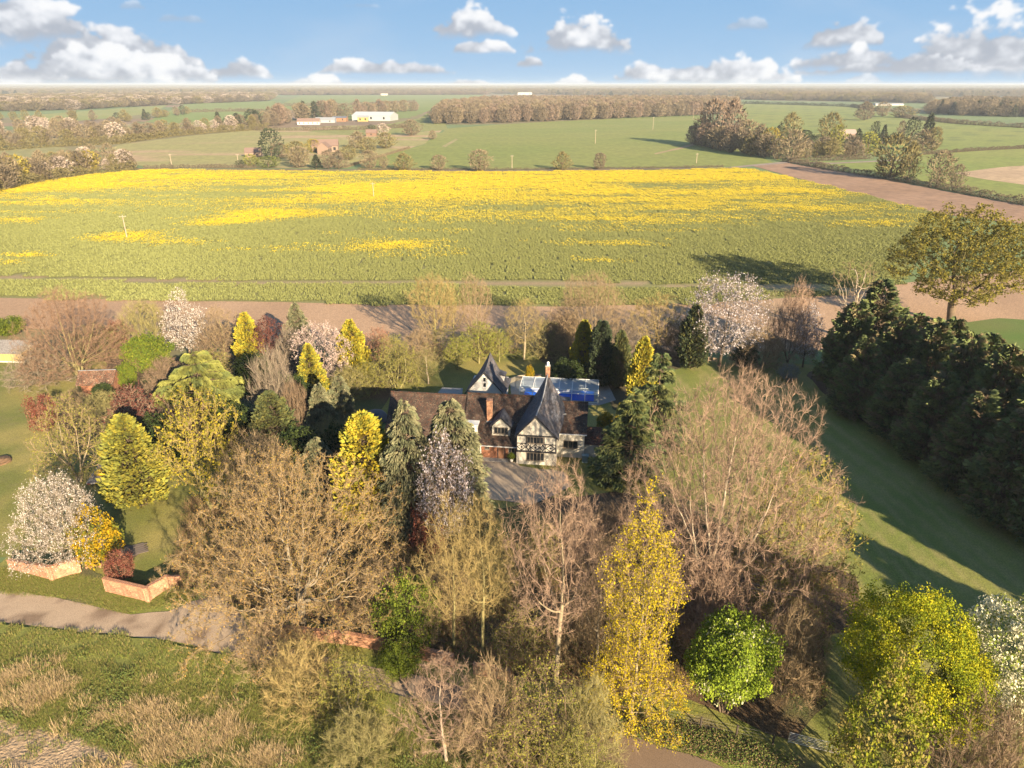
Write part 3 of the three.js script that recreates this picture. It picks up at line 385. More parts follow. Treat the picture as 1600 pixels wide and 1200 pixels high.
// ---------- the trees and shrubs of the garden ----------
const bare = (key, extra) => proto(key, () => treeGeos({ seed: key.length * 7 + key.charCodeAt(key.length - 1), H: 12, W: 10, base: 0.18, N: 1100, profile: ROUND, twigs: 4, twigLen: 0.7, twigW: 0.014, tip: 0.011, ...extra }));
const roundA = () => bare('roundA', { seed: 11 }), roundB = () => bare('roundB', { seed: 12, profile: OVAL, W: 9 });
const vaseA = () => bare('vaseA', { seed: 21, profile: VASE, base: 0.12, H: 14, W: 9, up: 0.25, N: 2100, inertia: 0.6, wiggle: 0.1, twigUp: 0.6 }), vaseB = () => bare('vaseB', { seed: 22, profile: VASE, base: 0.08, H: 13, W: 11, up: 0.15, N: 2000, stems: 5, lean: 0.3, inertia: 0.45, wiggle: 0.16, twigUp: 0.4, trunkR: 0.15 });
const shrubA = () => bare('shrubA', { seed: 31, profile: DOME, base: 0.06, H: 5, W: 6, N: 1200, stems: 7, lean: 0.6, step: 0.22, trunkR: 0.07, twigLen: 0.6, twigUp: 0.4, limb: 0.03, twigs: 4, tip: 0.009 }), shrubB = () => bare('shrubB', { seed: 32, profile: VASE, base: 0.05, H: 5, W: 5, N: 750, stems: 8, lean: 0.4, step: 0.22, trunkR: 0.06, twigLen: 0.7, twigUp: 0.9, limb: 0.03, twigs: 4, tip: 0.009, up: 0.3, inertia: 0.7 });
const openA = () => bare('openA', { seed: 41, H: 16, W: 12, base: 0.3, N: 1500, profile: ROUND, twigs: 3, twigLen: 0.8, fork: 2, trunkR: 0.26 }), openB = () => bare('openB', { seed: 42, H: 15, W: 9, base: 0.22, N: 900, profile: OVAL, twigs: 3, twigLen: 0.8, up: 0.1, trunkR: 0.2 });
const beech = () => bare('beech', { seed: 51, H: 18, W: 22, base: 0.12, N: 5200, profile: DOME, stems: 6, lean: 0.4, step: 0.36, twigs: 4, twigLen: 0.75, twigW: 0.013, twigUp: 0.35, up: 0.12, inertia: 0.5, trunkR: 0.26, limb: 0.05, tip: 0.011 });
const oak = () => bare('oak', { seed: 52, H: 16, W: 22, base: 0.16, N: 4200, profile: DOME, wiggle: 0.5, inertia: 0.15, step: 0.34, twigs: 4, twigLen: 0.5, trunkR: 0.45, limb: 0.06, tip: 0.013, twigW: 0.013, leaves: 1, leafSize: 0.11, leafOut: 0.05, palette: [[0.30, 0.19, 0.05], [0.36, 0.22, 0.07], [0.27, 0.21, 0.05]] });
const oldOak = () => bare('oldOak', { seed: 53, H: 15, W: 18, base: 0.2, N: 1900, profile: ROUND, wiggle: 0.35, step: 0.4, twigs: 3, twigLen: 0.7, trunkR: 0.55, limb: 0.08, tip: 0.014, leaves: 3, leafSize: 0.26, leafOut: 0.35, palette: [[0.20, 0.18, 0.03], [0.24, 0.20, 0.035], [0.16, 0.15, 0.03]] });
const gnarled = () => bare('gnarled', { seed: 54, H: 12, W: 10, base: 0.25, N: 260, wiggle: 0.55, inertia: 0.1, twigs: 2, twigLen: 0.5, trunkR: 0.5, tip: 0.025 });
const blossomy = (key, seed, profile, W, palette, extra) => bare(key, { seed, H: 7, W, base: 0.15, N: 520, profile, step: 0.24, twigs: 2, twigLen: 0.6, trunkR: 0.14, limb: 0.04, tip: 0.01, leaves: 4, leafSize: 0.12, leafOut: 0.16, palette, ...extra });
const WHITE = [[0.56, 0.51, 0.46], [0.48, 0.43, 0.39], [0.62, 0.58, 0.54]], PINK = [[0.52, 0.40, 0.36], [0.46, 0.34, 0.31], [0.58, 0.48, 0.44]], LILAC = [[0.46, 0.41, 0.43], [0.55, 0.51, 0.53], [0.38, 0.33, 0.34]];
const whiteA = () => blossomy('whiteA', 61, OVAL, 5, WHITE), whiteB = () => blossomy('whiteB', 62, DOME, 9, WHITE, { leaves: 3, leafSize: 0.09, N: 1300, step: 0.2 }), pinkA = () => blossomy('pinkA', 63, ROUND, 8, PINK, { leaves: 5 }), lilacA = () => blossomy('lilacA', 64, ROUND, 8, LILAC, { N: 700, leaves: 3 }), pinkB = () => blossomy('pinkB', 65, OVAL, 5, LILAC, { leaves: 3, leafSize: 0.13, N: 700 });
const leafy = (key, seed, o) => bare(key, { seed, H: 9, W: 7, base: 0.12, N: 700, step: 0.26, twigs: 2, twigLen: 0.6, trunkR: 0.16, limb: 0.045, leaves: 3, leafSize: 0.2, leafOut: 0.2, ...o });
const yellowTree = () => leafy('yellowTree', 71, { H: 17, W: 7.5, profile: (t) => Math.pow(Math.max(0, 1 - Math.pow(t, 3)), 0.8) * (0.74 + 0.2 * Math.sin(t * 10 + 1)), lean: 0.08, base: 0.05, N: 2300, step: 0.34, leaves: 6, leafSize: 0.095, leafOut: 0.25, up: 0.12, twigs: 3, palette: [[0.46, 0.36, 0.014], [0.52, 0.41, 0.016], [0.38, 0.31, 0.016]] });
const maple = () => leafy('maple', 72, { profile: VASE, up: 0.3, inertia: 0.6, twigUp: 0.5, W: 8, stems: 3, lean: 0.3, palette: [[0.30, 0.25, 0.025], [0.34, 0.27, 0.03], [0.22, 0.21, 0.025]], leafSize: 0.17, leaves: 2 });
const willowy = () => leafy('willowy', 73, { profile: DOME, W: 8, stems: 4, lean: 0.4, palette: [[0.24, 0.24, 0.04], [0.20, 0.21, 0.04], [0.28, 0.25, 0.05]], leafSize: 0.13, leaves: 1.4 });
const freshGreen = () => leafy('freshGreen', 74, { profile: ROUND, palette: [[0.23, 0.27, 0.035], [0.27, 0.27, 0.04]], leafSize: 0.16, leaves: 2 });
const plumTree = () => leafy('plumTree', 75, { profile: ROUND, H: 7, W: 6, N: 550, palette: [[0.13, 0.045, 0.035], [0.17, 0.07, 0.05], [0.10, 0.035, 0.03]], leafSize: 0.16, leaves: 3 });
const bronze = () => leafy('bronze', 76, { profile: ROUND, H: 7, W: 6, N: 500, palette: [[0.36, 0.20, 0.14], [0.30, 0.15, 0.10]], leafSize: 0.16, leaves: 2 });
const golden = (seed, profile, W, palette) => proto('golden' + seed, () => coniferGeos({ seed, H: 8, W, profile, branches: 900, sprays: 12, low: 0.03, inset: 0.35, rise: 0.3, from: 0.5, fan: 0.26, thick: 0.3, droop: 0, sprayRise: 0.75, tipDroop: 0.05, sprayLen: 0.36, sprayW: 0.3, palette }));
const GOLD = [[0.36, 0.28, 0.014], [0.31, 0.265, 0.018], [0.22, 0.22, 0.02]], GOLDGREEN = [[0.18, 0.175, 0.02], [0.14, 0.15, 0.022], [0.22, 0.195, 0.018]], DARKG = [[0.032, 0.048, 0.018], [0.04, 0.06, 0.02], [0.025, 0.04, 0.018]], GREYG = [[0.135, 0.135, 0.07], [0.17, 0.16, 0.085], [0.10, 0.11, 0.055]], YEW = [[0.075, 0.085, 0.022], [0.10, 0.10, 0.025], [0.055, 0.07, 0.02]];
const CEDAR = [[0.09, 0.11, 0.03], [0.13, 0.14, 0.04], [0.06, 0.085, 0.026]];
const goldA = () => golden(81, PLUME, 4.5, GOLD), goldB = () => golden(82, PLUME, 5.5, GOLD), goldC = () => golden(83, CONE, 4.5, [...GOLD, ...GOLDGREEN]), goldGreen = () => golden(84, PLUME, 5, GOLDGREEN), yewish = () => golden(85, PLUME, 5, YEW), cypress = () => golden(86, COLUMN, 3, DARKG);
const greyConifer = (seed) => proto('grey' + seed, () => coniferGeos({ seed, H: 12, W: 7, profile: (t) => Math.pow(Math.max(0, 1 - Math.pow(t, 2.6)), 0.85), branches: 600, sprays: 26, low: 0.02, inset: 0.15, rise: -0.02, from: 0.35, fan: 0.22, thick: 0.12, droop: 0.35, sprayRise: 0.05, tipDroop: 0.35, sprayLen: 0.42, sprayW: 0.24, palette: GREYG }));
const hedgeTree = (seed) => proto('hedge' + seed, () => coniferGeos({ seed, H: 9, W: 7.5, profile: (t) => Math.pow(Math.max(0, 1 - Math.pow(t, 2.2)), 0.8), branches: 420, sprays: 40, low: 0.01, inset: 0.25, rise: 0.22, from: 0.3, fan: 0.2, thick: 0.1, droop: 0.12, sprayRise: 0.3, tipDroop: 0.15, sprayLen: 0.55, sprayW: 0.17, palette: [[0.10, 0.13, 0.04], [0.13, 0.155, 0.045], [0.075, 0.105, 0.036], [0.14, 0.115, 0.055]] }));
const cedar = () => proto('cedar', () => coniferGeos({ seed: 91, H: 10, W: 15, profile: (t) => Math.pow(1 - t, 0.68) * (0.75 + 0.25 * Math.min(1, t * 3)), branches: 120, sprays: 190, low: 0.12, tiers: 8, tierSpread: 0.35, even: true, inset: 0.05, rise: 0.1, from: 0.22, fan: 0.16, thick: 0.03, droop: 0.26, sprayRise: 0, tipDroop: 0.5, sprayLen: 0.5, sprayW: 0.16, trunkR: 0.3, palette: [[0.14, 0.15, 0.03], [0.17, 0.175, 0.036], [0.10, 0.12, 0.028]] }));
const cedarTall = (seed, palette) => proto('cedarTall' + seed, () => coniferGeos({ seed, H: 14, W: 9, profile: (t) => Math.pow(1 - t, 0.75), branches: 150, sprays: 100, low: 0.03, tiers: 14, tierSpread: 0.5, even: true, inset: 0.1, rise: 0.05, from: 0.2, fan: 0.25, thick: 0.05, droop: 0.2, sprayRise: 0.05, tipDroop: 0.4, sprayLen: 0.48, sprayW: 0.24, trunkR: 0.3, palette }));
const bush = (key, o) => proto(key, () => bushGeos({ seed: 100, H: 4, W: 5, clumps: 260, leaves: 34, clumpSize: 0.5, leafSize: 0.2, ...o }));
const limeTree = () => bush('lime', { seed: 101, H: 9, W: 8.5, low: 0.2, clumps: 700, leaves: 105, clumpSize: 0.5, leafSize: 0.105, palettes: [[[0.36, 0.35, 0.016], [0.40, 0.37, 0.018]], [[0.24, 0.28, 0.016], [0.30, 0.32, 0.016]], [[0.17, 0.21, 0.016]]], trunk: 0.16 });
const whiteGreen = () => bush('whiteGreen', { seed: 102, H: 8, W: 7, low: 0.06, clumps: 420, leaves: 60, clumpSize: 0.42, leafSize: 0.14, palettes: [[[0.68, 0.65, 0.46], [0.64, 0.62, 0.44], [0.28, 0.33, 0.06]], [[0.25, 0.31, 0.06], [0.66, 0.63, 0.44]], [[0.70, 0.67, 0.50], [0.62, 0.60, 0.42]]] });
const laurel = () => bush('laurel', { seed: 103, low: 0.25, clumps: 420, leaves: 95, clumpSize: 0.4, leafSize: 0.10, palettes: [[[0.21, 0.28, 0.025], [0.26, 0.33, 0.03]], [[0.17, 0.24, 0.025]], [[0.27, 0.33, 0.04], [0.30, 0.36, 0.05], [0.25, 0.31, 0.04], [0.55, 0.54, 0.34]], [[0.23, 0.30, 0.03]]], trunk: 0.08 });
const hazelBush = () => bush('hazelBush', { seed: 110, clumps: 300, leaves: 40, clumpSize: 0.5, leafSize: 0.12, palettes: [[[0.16, 0.21, 0.025], [0.21, 0.25, 0.03]], [[0.12, 0.16, 0.025]]] });
const greenBush = () => bush('greenBush', { seed: 104, palettes: [[[0.13, 0.17, 0.02], [0.17, 0.19, 0.025]], [[0.10, 0.14, 0.02]]] });
const darkBush = () => bush('darkBush', { seed: 105, palettes: [[[0.035, 0.055, 0.018]], [[0.05, 0.07, 0.02]]] });
const juniper = () => bush('juniper', { seed: 106, palettes: [[[0.42, 0.27, 0.012], [0.36, 0.25, 0.015]], [[0.14, 0.15, 0.02]], [[0.40, 0.27, 0.012]]], leafUp: 0.7 });
const redBush = () => bush('redBush', { seed: 107, clumps: 200, leaves: 26, leafSize: 0.16, palettes: [[[0.15, 0.045, 0.035], [0.20, 0.075, 0.05]], [[0.24, 0.12, 0.08]]] });
const greyBush = () => bush('greyBush', { seed: 108, clumps: 160, leaves: 30, leafSize: 0.16, palettes: [[[0.17, 0.19, 0.17]], [[0.22, 0.23, 0.22]]] });
const mixLime = () => bush('mixLime', { seed: 109, H: 7, W: 6, clumps: 300, leaves: 26, clumpSize: 0.45, leafSize: 0.17, palettes: [[[0.22, 0.24, 0.02], [0.26, 0.26, 0.03]], [[0.15, 0.18, 0.02]], [[0.24, 0.20, 0.06]]] });
const wood = (bark, twig, extra) => ({ bark: BARK[bark], twig: TWIG[twig], ...extra }), needles = { bark: BARK.brown, leaf: needleMat }, leaves = { bark: BARK.brown, leaf: leafMat };
const T = (g, m, name, label, cat, ...a) => tree(g(), m, name, label, cat, ...a);
const BL = { leafName: 'blossom' };

// the row along the ploughed headland, from the neighbour's lawn to the evergreen screen
T(beech, wood('mossy', 'rust'), 'beech_tree', 'big bare many-stemmed tree with rusty twigs behind the garden shed', 'tree', 108, 590, 450, 172);
T(redBush, leaves, 'copper_shrub', 'dark red shrub between the big rusty tree and a bare willow bush', 'shrub', 182, 548, 500, 36);
T(shrubB, wood('mossy', 'olive'), 'bare_shrub', 'olive bare bush fanning up behind the green evergreen bush by the shed', 'shrub', 226, 556, 474, 84);
T(greenBush, leaves, 'evergreen_bush', 'rounded green evergreen bush behind the shed', 'shrub', 230, 580, 526, 66);
T(greenBush, leaves, 'evergreen_bush', 'low yellow-green bush against the back of the shed', 'shrub', 197, 606, 570, 26);
T(whiteA, wood('brown', 'brown', BL), 'blossom_tree', 'narrow white blossom tree beyond the flat-topped cedar', 'tree', 288, 562, 458, 66);
T(roundB, wood('mossy', 'tan'), 'bare_tree', 'small bare tree between the white blossom tree and a golden conifer', 'tree', 345, 562, 476, 72);
T(goldA, needles, 'golden_conifer', 'golden columnar conifer beside the bare tree at the headland', 'conifer', 387, 572, 489, 42);
T(plumTree, wood('dark', 'plum'), 'plum_tree', 'purple-brown leafed tree right beside the golden columnar conifer', 'tree', 421, 574, 497, 56);
T(() => greyConifer(92), needles, 'fir_tree', 'olive green fir standing out against the ploughed strip', 'conifer', 464, 556, 472, 44);
T(pinkA, wood('brown', 'grey', BL), 'cherry_tree', 'wide pale pink cherry in blossom between two golden conifers', 'tree', 505, 602, 508, 96);
T(shrubA, wood('brown', 'grey'), 'bare_shrub', 'grey-brown bare bush left of the pink cherry', 'shrub', 452, 590, 512, 52);
T(goldB, needles, 'golden_conifer', 'golden conifer behind the pink cherry blossom', 'conifer', 550, 592, 501, 52);
T(goldC, needles, 'golden_conifer', 'pointed yellow-green conifer in front of the pink cherry', 'conifer', 485, 622, 539, 56);
T(bronze, wood('brown', 'rust'), 'bronze_tree', 'bronze-pink leafed small tree beside the golden conifer at the headland', 'tree', 590, 574, 512, 48);
T(willowy, wood('mossy', 'olive'), 'budding_tree', 'round grey-green budding tree on the lawn behind the long roof', 'tree', 618, 612, 524, 80);
T(willowy, wood('mossy', 'olive'), 'budding_tree', 'low olive budding bush spreading in front of the bronze tree', 'shrub', 575, 616, 566, 64);
T(vaseA, wood('mossy', 'gold'), 'bare_tree', 'tall golden-lit bare tree at the headland, its trunk foot clear of the lawn', 'tree', 678, 545, 428, 92);
T(openB, wood('mossy', 'gold'), 'bare_tree', 'slim bare tree close right of the tall golden-lit one', 'tree', 707, 540, 446, 44);
T(vaseA, wood('pale', 'tan'), 'bare_tree', 'tall pale-stemmed bare tree behind the white cottage', 'tree', 743, 542, 430, 62);
T(openB, wood('white', 'olive'), 'orchard_tree', 'small open fruit tree with a thin pale trunk on the shaded lawn', 'tree', 668, 600, 542, 56);
T(freshGreen, wood('mossy', 'olive'), 'fruit_tree', 'fresh green leafing tree behind the white cottage gable', 'tree', 748, 568, 504, 60);
T(freshGreen, wood('mossy', 'olive'), 'fruit_tree', 'low pale green leafing tree left of the cottage', 'tree', 714, 578, 528, 44);
T(freshGreen, wood('mossy', 'olive'), 'fruit_tree', 'pale green tree right of the cottage roof peak', 'tree', 780, 566, 514, 40);
T(openA, wood('pale', 'gold'), 'bare_tree', 'small golden-lit bare tree on the back lawn with a straight trunk', 'tree', 819, 562, 468, 74);
T(beech, wood('grey', 'tan'), 'bare_tree', 'broad bare tree spreading over the headland behind the pool', 'tree', 925, 552, 424, 138);
T(shrubA, wood('grey', 'brown'), 'bare_shrub', 'bare thicket under the broad tree behind the pool', 'shrub', 878, 552, 486, 74);
T(roundA, wood('grey', 'gold'), 'bare_tree', 'bare round tree left of the dark conifer by the bench', 'tree', 1026, 556, 462, 92);
T(goldA, needles, 'golden_conifer', 'slender golden conifer paired with a dark cypress behind the pool', 'conifer', 912, 586, 501, 40);
T(cypress, needles, 'cypress_tree', 'dark narrow cypress touching the slender golden conifer', 'conifer', 939, 604, 503, 34);
T(yewish, needles, 'yew_tree', 'dark brownish yew between the cypress and the golden-topped cedar', 'conifer', 969, 606, 518, 38);
T(goldB, needles, 'golden_conifer', 'golden conifer rising behind the tall cedar by the house', 'conifer', 1004, 640, 528, 48);
T(() => golden(87, PLUME, 5, [...DARKG, ...YEW]), needles, 'dark_conifer', 'broad dark conifer with a yellowish tip beside the garden bench', 'conifer', 1084, 576, 478, 48);
T(lilacA, wood('dark', 'grey', BL), 'blossom_tree', 'large whitish-lilac blossom tree spreading above the garden bench', 'tree', 1132, 572, 434, 128);
T(darkBush, leaves, 'evergreen_bush', 'dark evergreen bush under the large blossom tree', 'shrub', 1165, 572, 540, 40);
T(openB, wood('grey', 'grey'), 'bare_tree', 'thin bare tree with a pale trunk right of the large blossom tree', 'tree', 1201, 568, 462, 50);
T(shrubA, wood('dark', 'pink'), 'bare_shrub', 'pinkish-grey bare thicket beside the evergreen screen', 'shrub', 1240, 566, 446, 72);
T(() => pinkB(), wood('dark', 'grey', BL), 'blackthorn', 'greyish blackthorn in blossom next to the evergreen screen', 'shrub', 1262, 574, 476, 50);
T(greyBush, leaves, 'round_bush', 'small round grey bush alone on the shaded lawn', 'shrub', 1232, 594, 570, 34);
T(gnarled, wood('white', 'tan'), 'gnarled_tree', 'old gnarled bare tree with pale limbs behind the evergreen screen', 'tree', 1338, 530, 408, 92);
T(oldOak, wood('brown', 'olive'), 'oak_tree', 'big spreading oak in yellow-green bud on the headland', 'tree', 1506, 506, 330, 205);

// the evergreen screen on the right
{
  const G2 = 'cypress trees of the evergreen screen', L = 'dark green conifer in the tall screen along the shaded lawn';
  const row = [[1330, 610, 470, 84], [1368, 592, 436, 88], [1345, 648, 525, 76], [1398, 640, 494, 84], [1425, 622, 490, 76], [1408, 684, 560, 84], [1450, 660, 500, 90], [1478, 640, 496, 80], [1462, 722, 580, 92], [1500, 700, 520, 96], [1530, 668, 520, 84], [1522, 764, 610, 100], [1556, 735, 540, 104], [1584, 700, 546, 90], [1584, 810, 640, 112], [1618, 780, 570, 112], [1646, 744, 580, 100], [1660, 850, 650, 116], [1690, 816, 610, 110]];
  row.forEach(([x, y, t, w], i) => tree(hedgeTree(110 + i % 3), needles, 'screen_cypress', i === 1 ? 'tallest dark conifer, standing at the far end of the evergreen screen' : L, 'conifer', x, y, t, w, i === 1 ? undefined : G2, i * 2.4));
}
// the left and middle of the garden
T(cedar, needles, 'cedar_tree', 'flat-topped cedar with layered drooping yellow-green branches', 'conifer', 312, 668, 546, 182);
T(shrubB, wood('grey', 'grey'), 'bare_shrub', 'grey bare bush fanning out right of the layered cedar', 'shrub', 428, 690, 554, 82);
T(shrubB, wood('grey', 'brown'), 'bare_shrub', 'dark brown bare bush between the yew and the twin spruces', 'shrub', 464, 700, 600, 50);
T(yewish, needles, 'yew_tree', 'dark olive yew with a golden right flank in front of the bare grey bush', 'conifer', 428, 722, 614, 76);
T(() => greyConifer(92), needles, 'spruce_tree', 'grey-green spruce, left of a pair left of the covered mound', 'conifer', 502, 706, 598, 56);
T(() => greyConifer(93), needles, 'spruce_tree', 'grey-green spruce, taller of a pair left of the covered mound', 'conifer', 533, 692, 584, 52);
T(() => greyConifer(93), needles, 'spruce_tree', 'low grey-green spruce behind the old oak', 'conifer', 497, 770, 682, 66);
T(plumTree, wood('brown', 'pink'), 'plum_tree', 'purple-leafed tree with pinkish twigs in front of the shed', 'tree', 212, 704, 606, 84);
T(redBush, leaves, 'copper_shrub', 'round dark red bush at the edge of the left lawn', 'shrub', 66, 674, 617, 48);
T(willowy, wood('pale', 'tan'), 'budding_tree', 'straggly budding tree with pale branches left of the golden-green conifer', 'tree', 108, 752, 622, 112);
T(shrubA, wood('pale', 'tan'), 'bare_shrub', 'small pale bare bush in front of the shed', 'shrub', 118, 650, 612, 52);
T(goldGreen, needles, 'golden_conifer', 'broad yellow-green conifer beside the parked trailer', 'conifer', 206, 790, 650, 96);
T(maple, wood('mossy', 'gold'), 'maple_tree', 'yellow-green leafing maple with ascending branches left of the old oak', 'tree', 320, 800, 628, 150);
T(shrubB, wood('grey', 'tan'), 'bare_tree', 'pale grey bare crown behind the old oak', 'tree', 404, 812, 686, 134);
T(goldB, needles, 'golden_conifer', 'bright golden round-topped conifer left of the tall grey-green conifers', 'conifer', 573, 815, 648, 114);
T(darkBush, leaves, 'evergreen_bush', 'dark green bush left of the bright golden conifer', 'shrub', 526, 742, 668, 56);
T(() => greyConifer(94), needles, 'grey_conifer', 'tall grey-green conifer in front of the long roof, left of two', 'conifer', 638, 830, 622, 94);
T(() => greyConifer(95), needles, 'grey_conifer', 'tall grey-green conifer in front of the long roof, right of two', 'conifer', 706, 812, 622, 118);
T(pinkB, wood('dark', 'brown', BL), 'magnolia_tree', 'pale lilac blossom tree against the tall grey-green conifers', 'tree', 694, 862, 676, 92);
T(redBush, leaves, 'copper_shrub', 'dark purple bush below the lilac blossom tree', 'shrub', 668, 868, 800, 60);
T(oak, wood('grey', 'tan', { leafName: 'buds' }), 'old_oak', 'huge spreading oak with brown budding twigs above the lane', 'tree', 455, 985, 706, 345);
T(shrubA, wood('mossy', 'tan'), 'bare_shrub', 'tan bare bush at the right foot of the old oak', 'shrub', 590, 972, 880, 90);
T(openB, wood('mossy', 'gold'), 'bare_tree', 'bare tree with yellowish branches behind the laurel by the brick wall', 'tree', 705, 1015, 790, 120);
T(openA, wood('mossy', 'gold'), 'bare_tree', 'bare tree with ascending yellowish limbs left of the tall pale-trunked tree', 'tree', 752, 1022, 782, 130);
T(openA, wood('pale', 'pink'), 'bare_tree', 'tall bare tree with a thick pale trunk in front of the drive', 'tree', 874, 1066, 730, 190);
T(roundB, wood('grey', 'tan'), 'bare_tree', 'bare tree with tan twigs between the pale-trunked tree and the yellow one', 'tree', 938, 1040, 830, 90);
T(yellowTree, wood('pale', 'tan'), 'yellow_tree', 'tall bright yellow leafing tree beside the lane', 'tree', 1000, 1134, 764, 186);
T(beech, wood('white', 'pink'), 'beech_tree', 'very large bare pinkish beech clump beside the striped lawn', 'tree', 1140, 950, 580, 372);
T(willowy, wood('mossy', 'gold'), 'hazel_bush', 'golden-green budding bush at the right foot of the big beech clump', 'shrub', 1246, 945, 712, 200);
T(shrubA, wood('pale', 'pink'), 'bare_shrub', 'pinkish bare bush at the foot of the big beech clump', 'shrub', 1115, 1010, 880, 150);
T(shrubA, wood('brown', 'tan'), 'bare_shrub', 'brown bare bush with yellow buds right of the flowering laurel', 'shrub', 1236, 1085, 950, 100);
T(laurel, leaves, 'laurel_tree', 'fresh green laurel with creamy flowers on a short trunk', 'tree', 1142, 1112, 976, 146);
T(() => cedarTall(96, CEDAR), needles, 'cedar_tree', 'layered cedar standing right of the house front beside the annex', 'conifer', 988, 744, 612, 134);
T(() => cedarTall(97, CEDAR), needles, 'cedar_tree', 'layered cedar between the pool lawn and the big beech clump', 'conifer', 1028, 700, 548, 118);
T(goldC, needles, 'golden_conifer', 'narrow gold conifer wedged between the annex and the dark cedar', 'conifer', 968, 690, 630, 26);
T(juniper, leaves, 'golden_shrub', 'small orange-gold shrub at the corner of the annex', 'shrub', 946, 672, 645, 26);
T(limeTree, wood('brown', 'tan'), 'lime_tree', 'dense bright yellow-green tree above the field gate', 'tree', 1428, 1150, 938, 208);
T(whiteGreen, wood('brown', 'tan', BL), 'blossom_tree', 'creamy white flowering tree beside the bright yellow-green one', 'tree', 1572, 1150, 944, 165);
T(mixLime, wood('brown', 'tan'), 'hedge_shrub', 'straggly lime-green shrub at the end of the field gate', 'shrub', 1372, 1262, 1036, 136);
T(shrubA, wood('grey', 'brown'), 'bare_shrub', 'dull brown thicket below the creamy flowering tree', 'shrub', 1512, 1235, 1090, 150);
T(shrubA, wood('grey', 'tan'), 'bare_shrub', 'tan thicket beside the dull brown one below the flowering tree', 'shrub', 1600, 1250, 1110, 120);
// along the lane
T(openB, wood('white', 'pink'), 'birch_tree', 'small bare tree with white stems on the bank below the brick wall', 'tree', 694, 1192, 1030, 142);
T(whiteB, wood('pale', 'grey', BL), 'magnolia_tree', 'round white blossom tree behind the left brick wall', 'tree', 96, 880, 742, 136);
T(juniper, leaves, 'golden_shrub', 'orange-gold shrub at the right foot of the white blossom tree', 'shrub', 146, 880, 800, 68);
T(redBush, leaves, 'copper_shrub', 'small dark red bush inside the right brick wall', 'shrub', 185, 912, 862, 46);
T(hazelBush, leaves, 'leafy_bush', 'fresh green bush behind the long brick wall', 'shrub', 636, 1006, 908, 100);
T(hazelBush, leaves, 'leafy_bush', 'low green bush between the long wall and the lane', 'shrub', 622, 1046, 1012, 66);
{
  const L = 'tangled brown and olive thicket on the lane bank', G3 = 'thickets on the lane bank';
  [[470, 1100, 1010, 130, 'mossy', 'gold'], [545, 1120, 1030, 120, 'pale', 'olive'], [770, 1190, 1046, 130, 'brown', 'tan'], [850, 1195, 1040, 150, 'brown', 'brown'], [920, 1200, 1070, 110, 'mossy', 'olive'], [820, 1235, 1120, 150, 'brown', 'tan'], [560, 1190, 1120, 120, 'mossy', 'olive'], [900, 1260, 1150, 130, 'brown', 'olive'], [420, 1035, 960, 110, 'mossy', 'tan']].forEach(([x, y, t, w, b, tw], i) => tree((i % 2 ? willowy : shrubA)(), wood(b, tw), 'thicket', L, 'thicket', x, y, t, w, G3, i * 1.7));
  const L2 = 'bare undergrowth bush among the trees behind the brick wall', G4 = 'undergrowth behind the brick wall';
  [[820, 1030, 950, 100, 'pink'], [700, 960, 880, 90, 'tan'], [900, 1010, 920, 100, 'tan'], [1010, 1010, 900, 100, 'pink'], [1060, 960, 850, 100, 'brown'], [780, 930, 850, 100, 'olive'], [850, 900, 820, 80, 'tan'], [910, 900, 800, 90, 'pink'], [660, 1010, 930, 70, 'tan'], [1180, 1010, 930, 90, 'brown'], [960, 860, 790, 90, 'brown'], [380, 930, 850, 100, 'tan']].forEach(([x, y, t, w, tw], i) => tree((i % 3 ? shrubA : willowy)(), wood('mossy', tw), 'undergrowth_bush', L2, 'shrub', x, y, t, w, G4, i * 2.1));
}
{ // trees just out of the picture on the right that shade the lawn and the screen
  const spots = [[80, -4, 19], [86, -8, 20], [92, -3, 20], [98, -7, 19], [104, -4, 19], [110, -6, 18], [83, 2, 20], [89, 4, 21], [95, 3, 21], [101, 2, 21], [107, 3, 19], [69, 8, 17], [67, 12, 16], [70, 4, 16]];
  spots.forEach(([q, s, h], i) => { const x = q * 0.875 + s * 0.485, Z = q * 0.485 - s * 0.875; plant(hedgeTree(110 + i % 3), needles, 'boundary_conifer', 'tall dark conifer along the right garden boundary', 'conifer', new V3(x, 0, -Z), h, 9, 'conifers along the right boundary', i); });
}
{ // shrubs filling the borders between the named trees
  const L = ['bare brown bush in the shrub border left of the house', 'olive budding bush in the shrub border left of the house', 'dark green bush in the shrub border left of the house'], G5 = ['bare border bushes', 'budding border bushes', 'dark border bushes'];
  [[260, 620, 566, 60, 0], [330, 600, 552, 60, 1], [395, 606, 560, 44, 2], [365, 700, 640, 60, 2], [270, 700, 640, 70, 0], [450, 640, 594, 50, 2], [545, 620, 580, 50, 0], [560, 590, 548, 40, 1], [640, 596, 556, 54, 1], [655, 560, 520, 50, 0], [160, 665, 620, 60, 0], [240, 730, 660, 70, 2], [290, 650, 600, 60, 2], [760, 556, 516, 40, 0], [850, 556, 506, 50, 0], [980, 560, 510, 54, 0], [1060, 560, 508, 50, 0], [1190, 574, 520, 60, 0], [520, 726, 660, 60, 0], [460, 745, 680, 70, 2], [340, 560, 516, 60, 0], [400, 566, 520, 50, 0], [600, 560, 530, 50, 0], [700, 556, 520, 60, 1], [800, 552, 520, 46, 1], [890, 556, 500, 60, 0], [150, 560, 512, 60, 0], [60, 600, 540, 70, 0]].forEach(([x, y, t, w, k], i) => tree([shrubA, willowy, darkBush][k](), k === 2 ? leaves : wood('brown', ['brown', 'tan', 'olive', 'grey'][i % 4]), 'border_shrub', L[k], 'shrub', x, y, t - 4, w * 1.35, G5[k], i * 1.3));
}

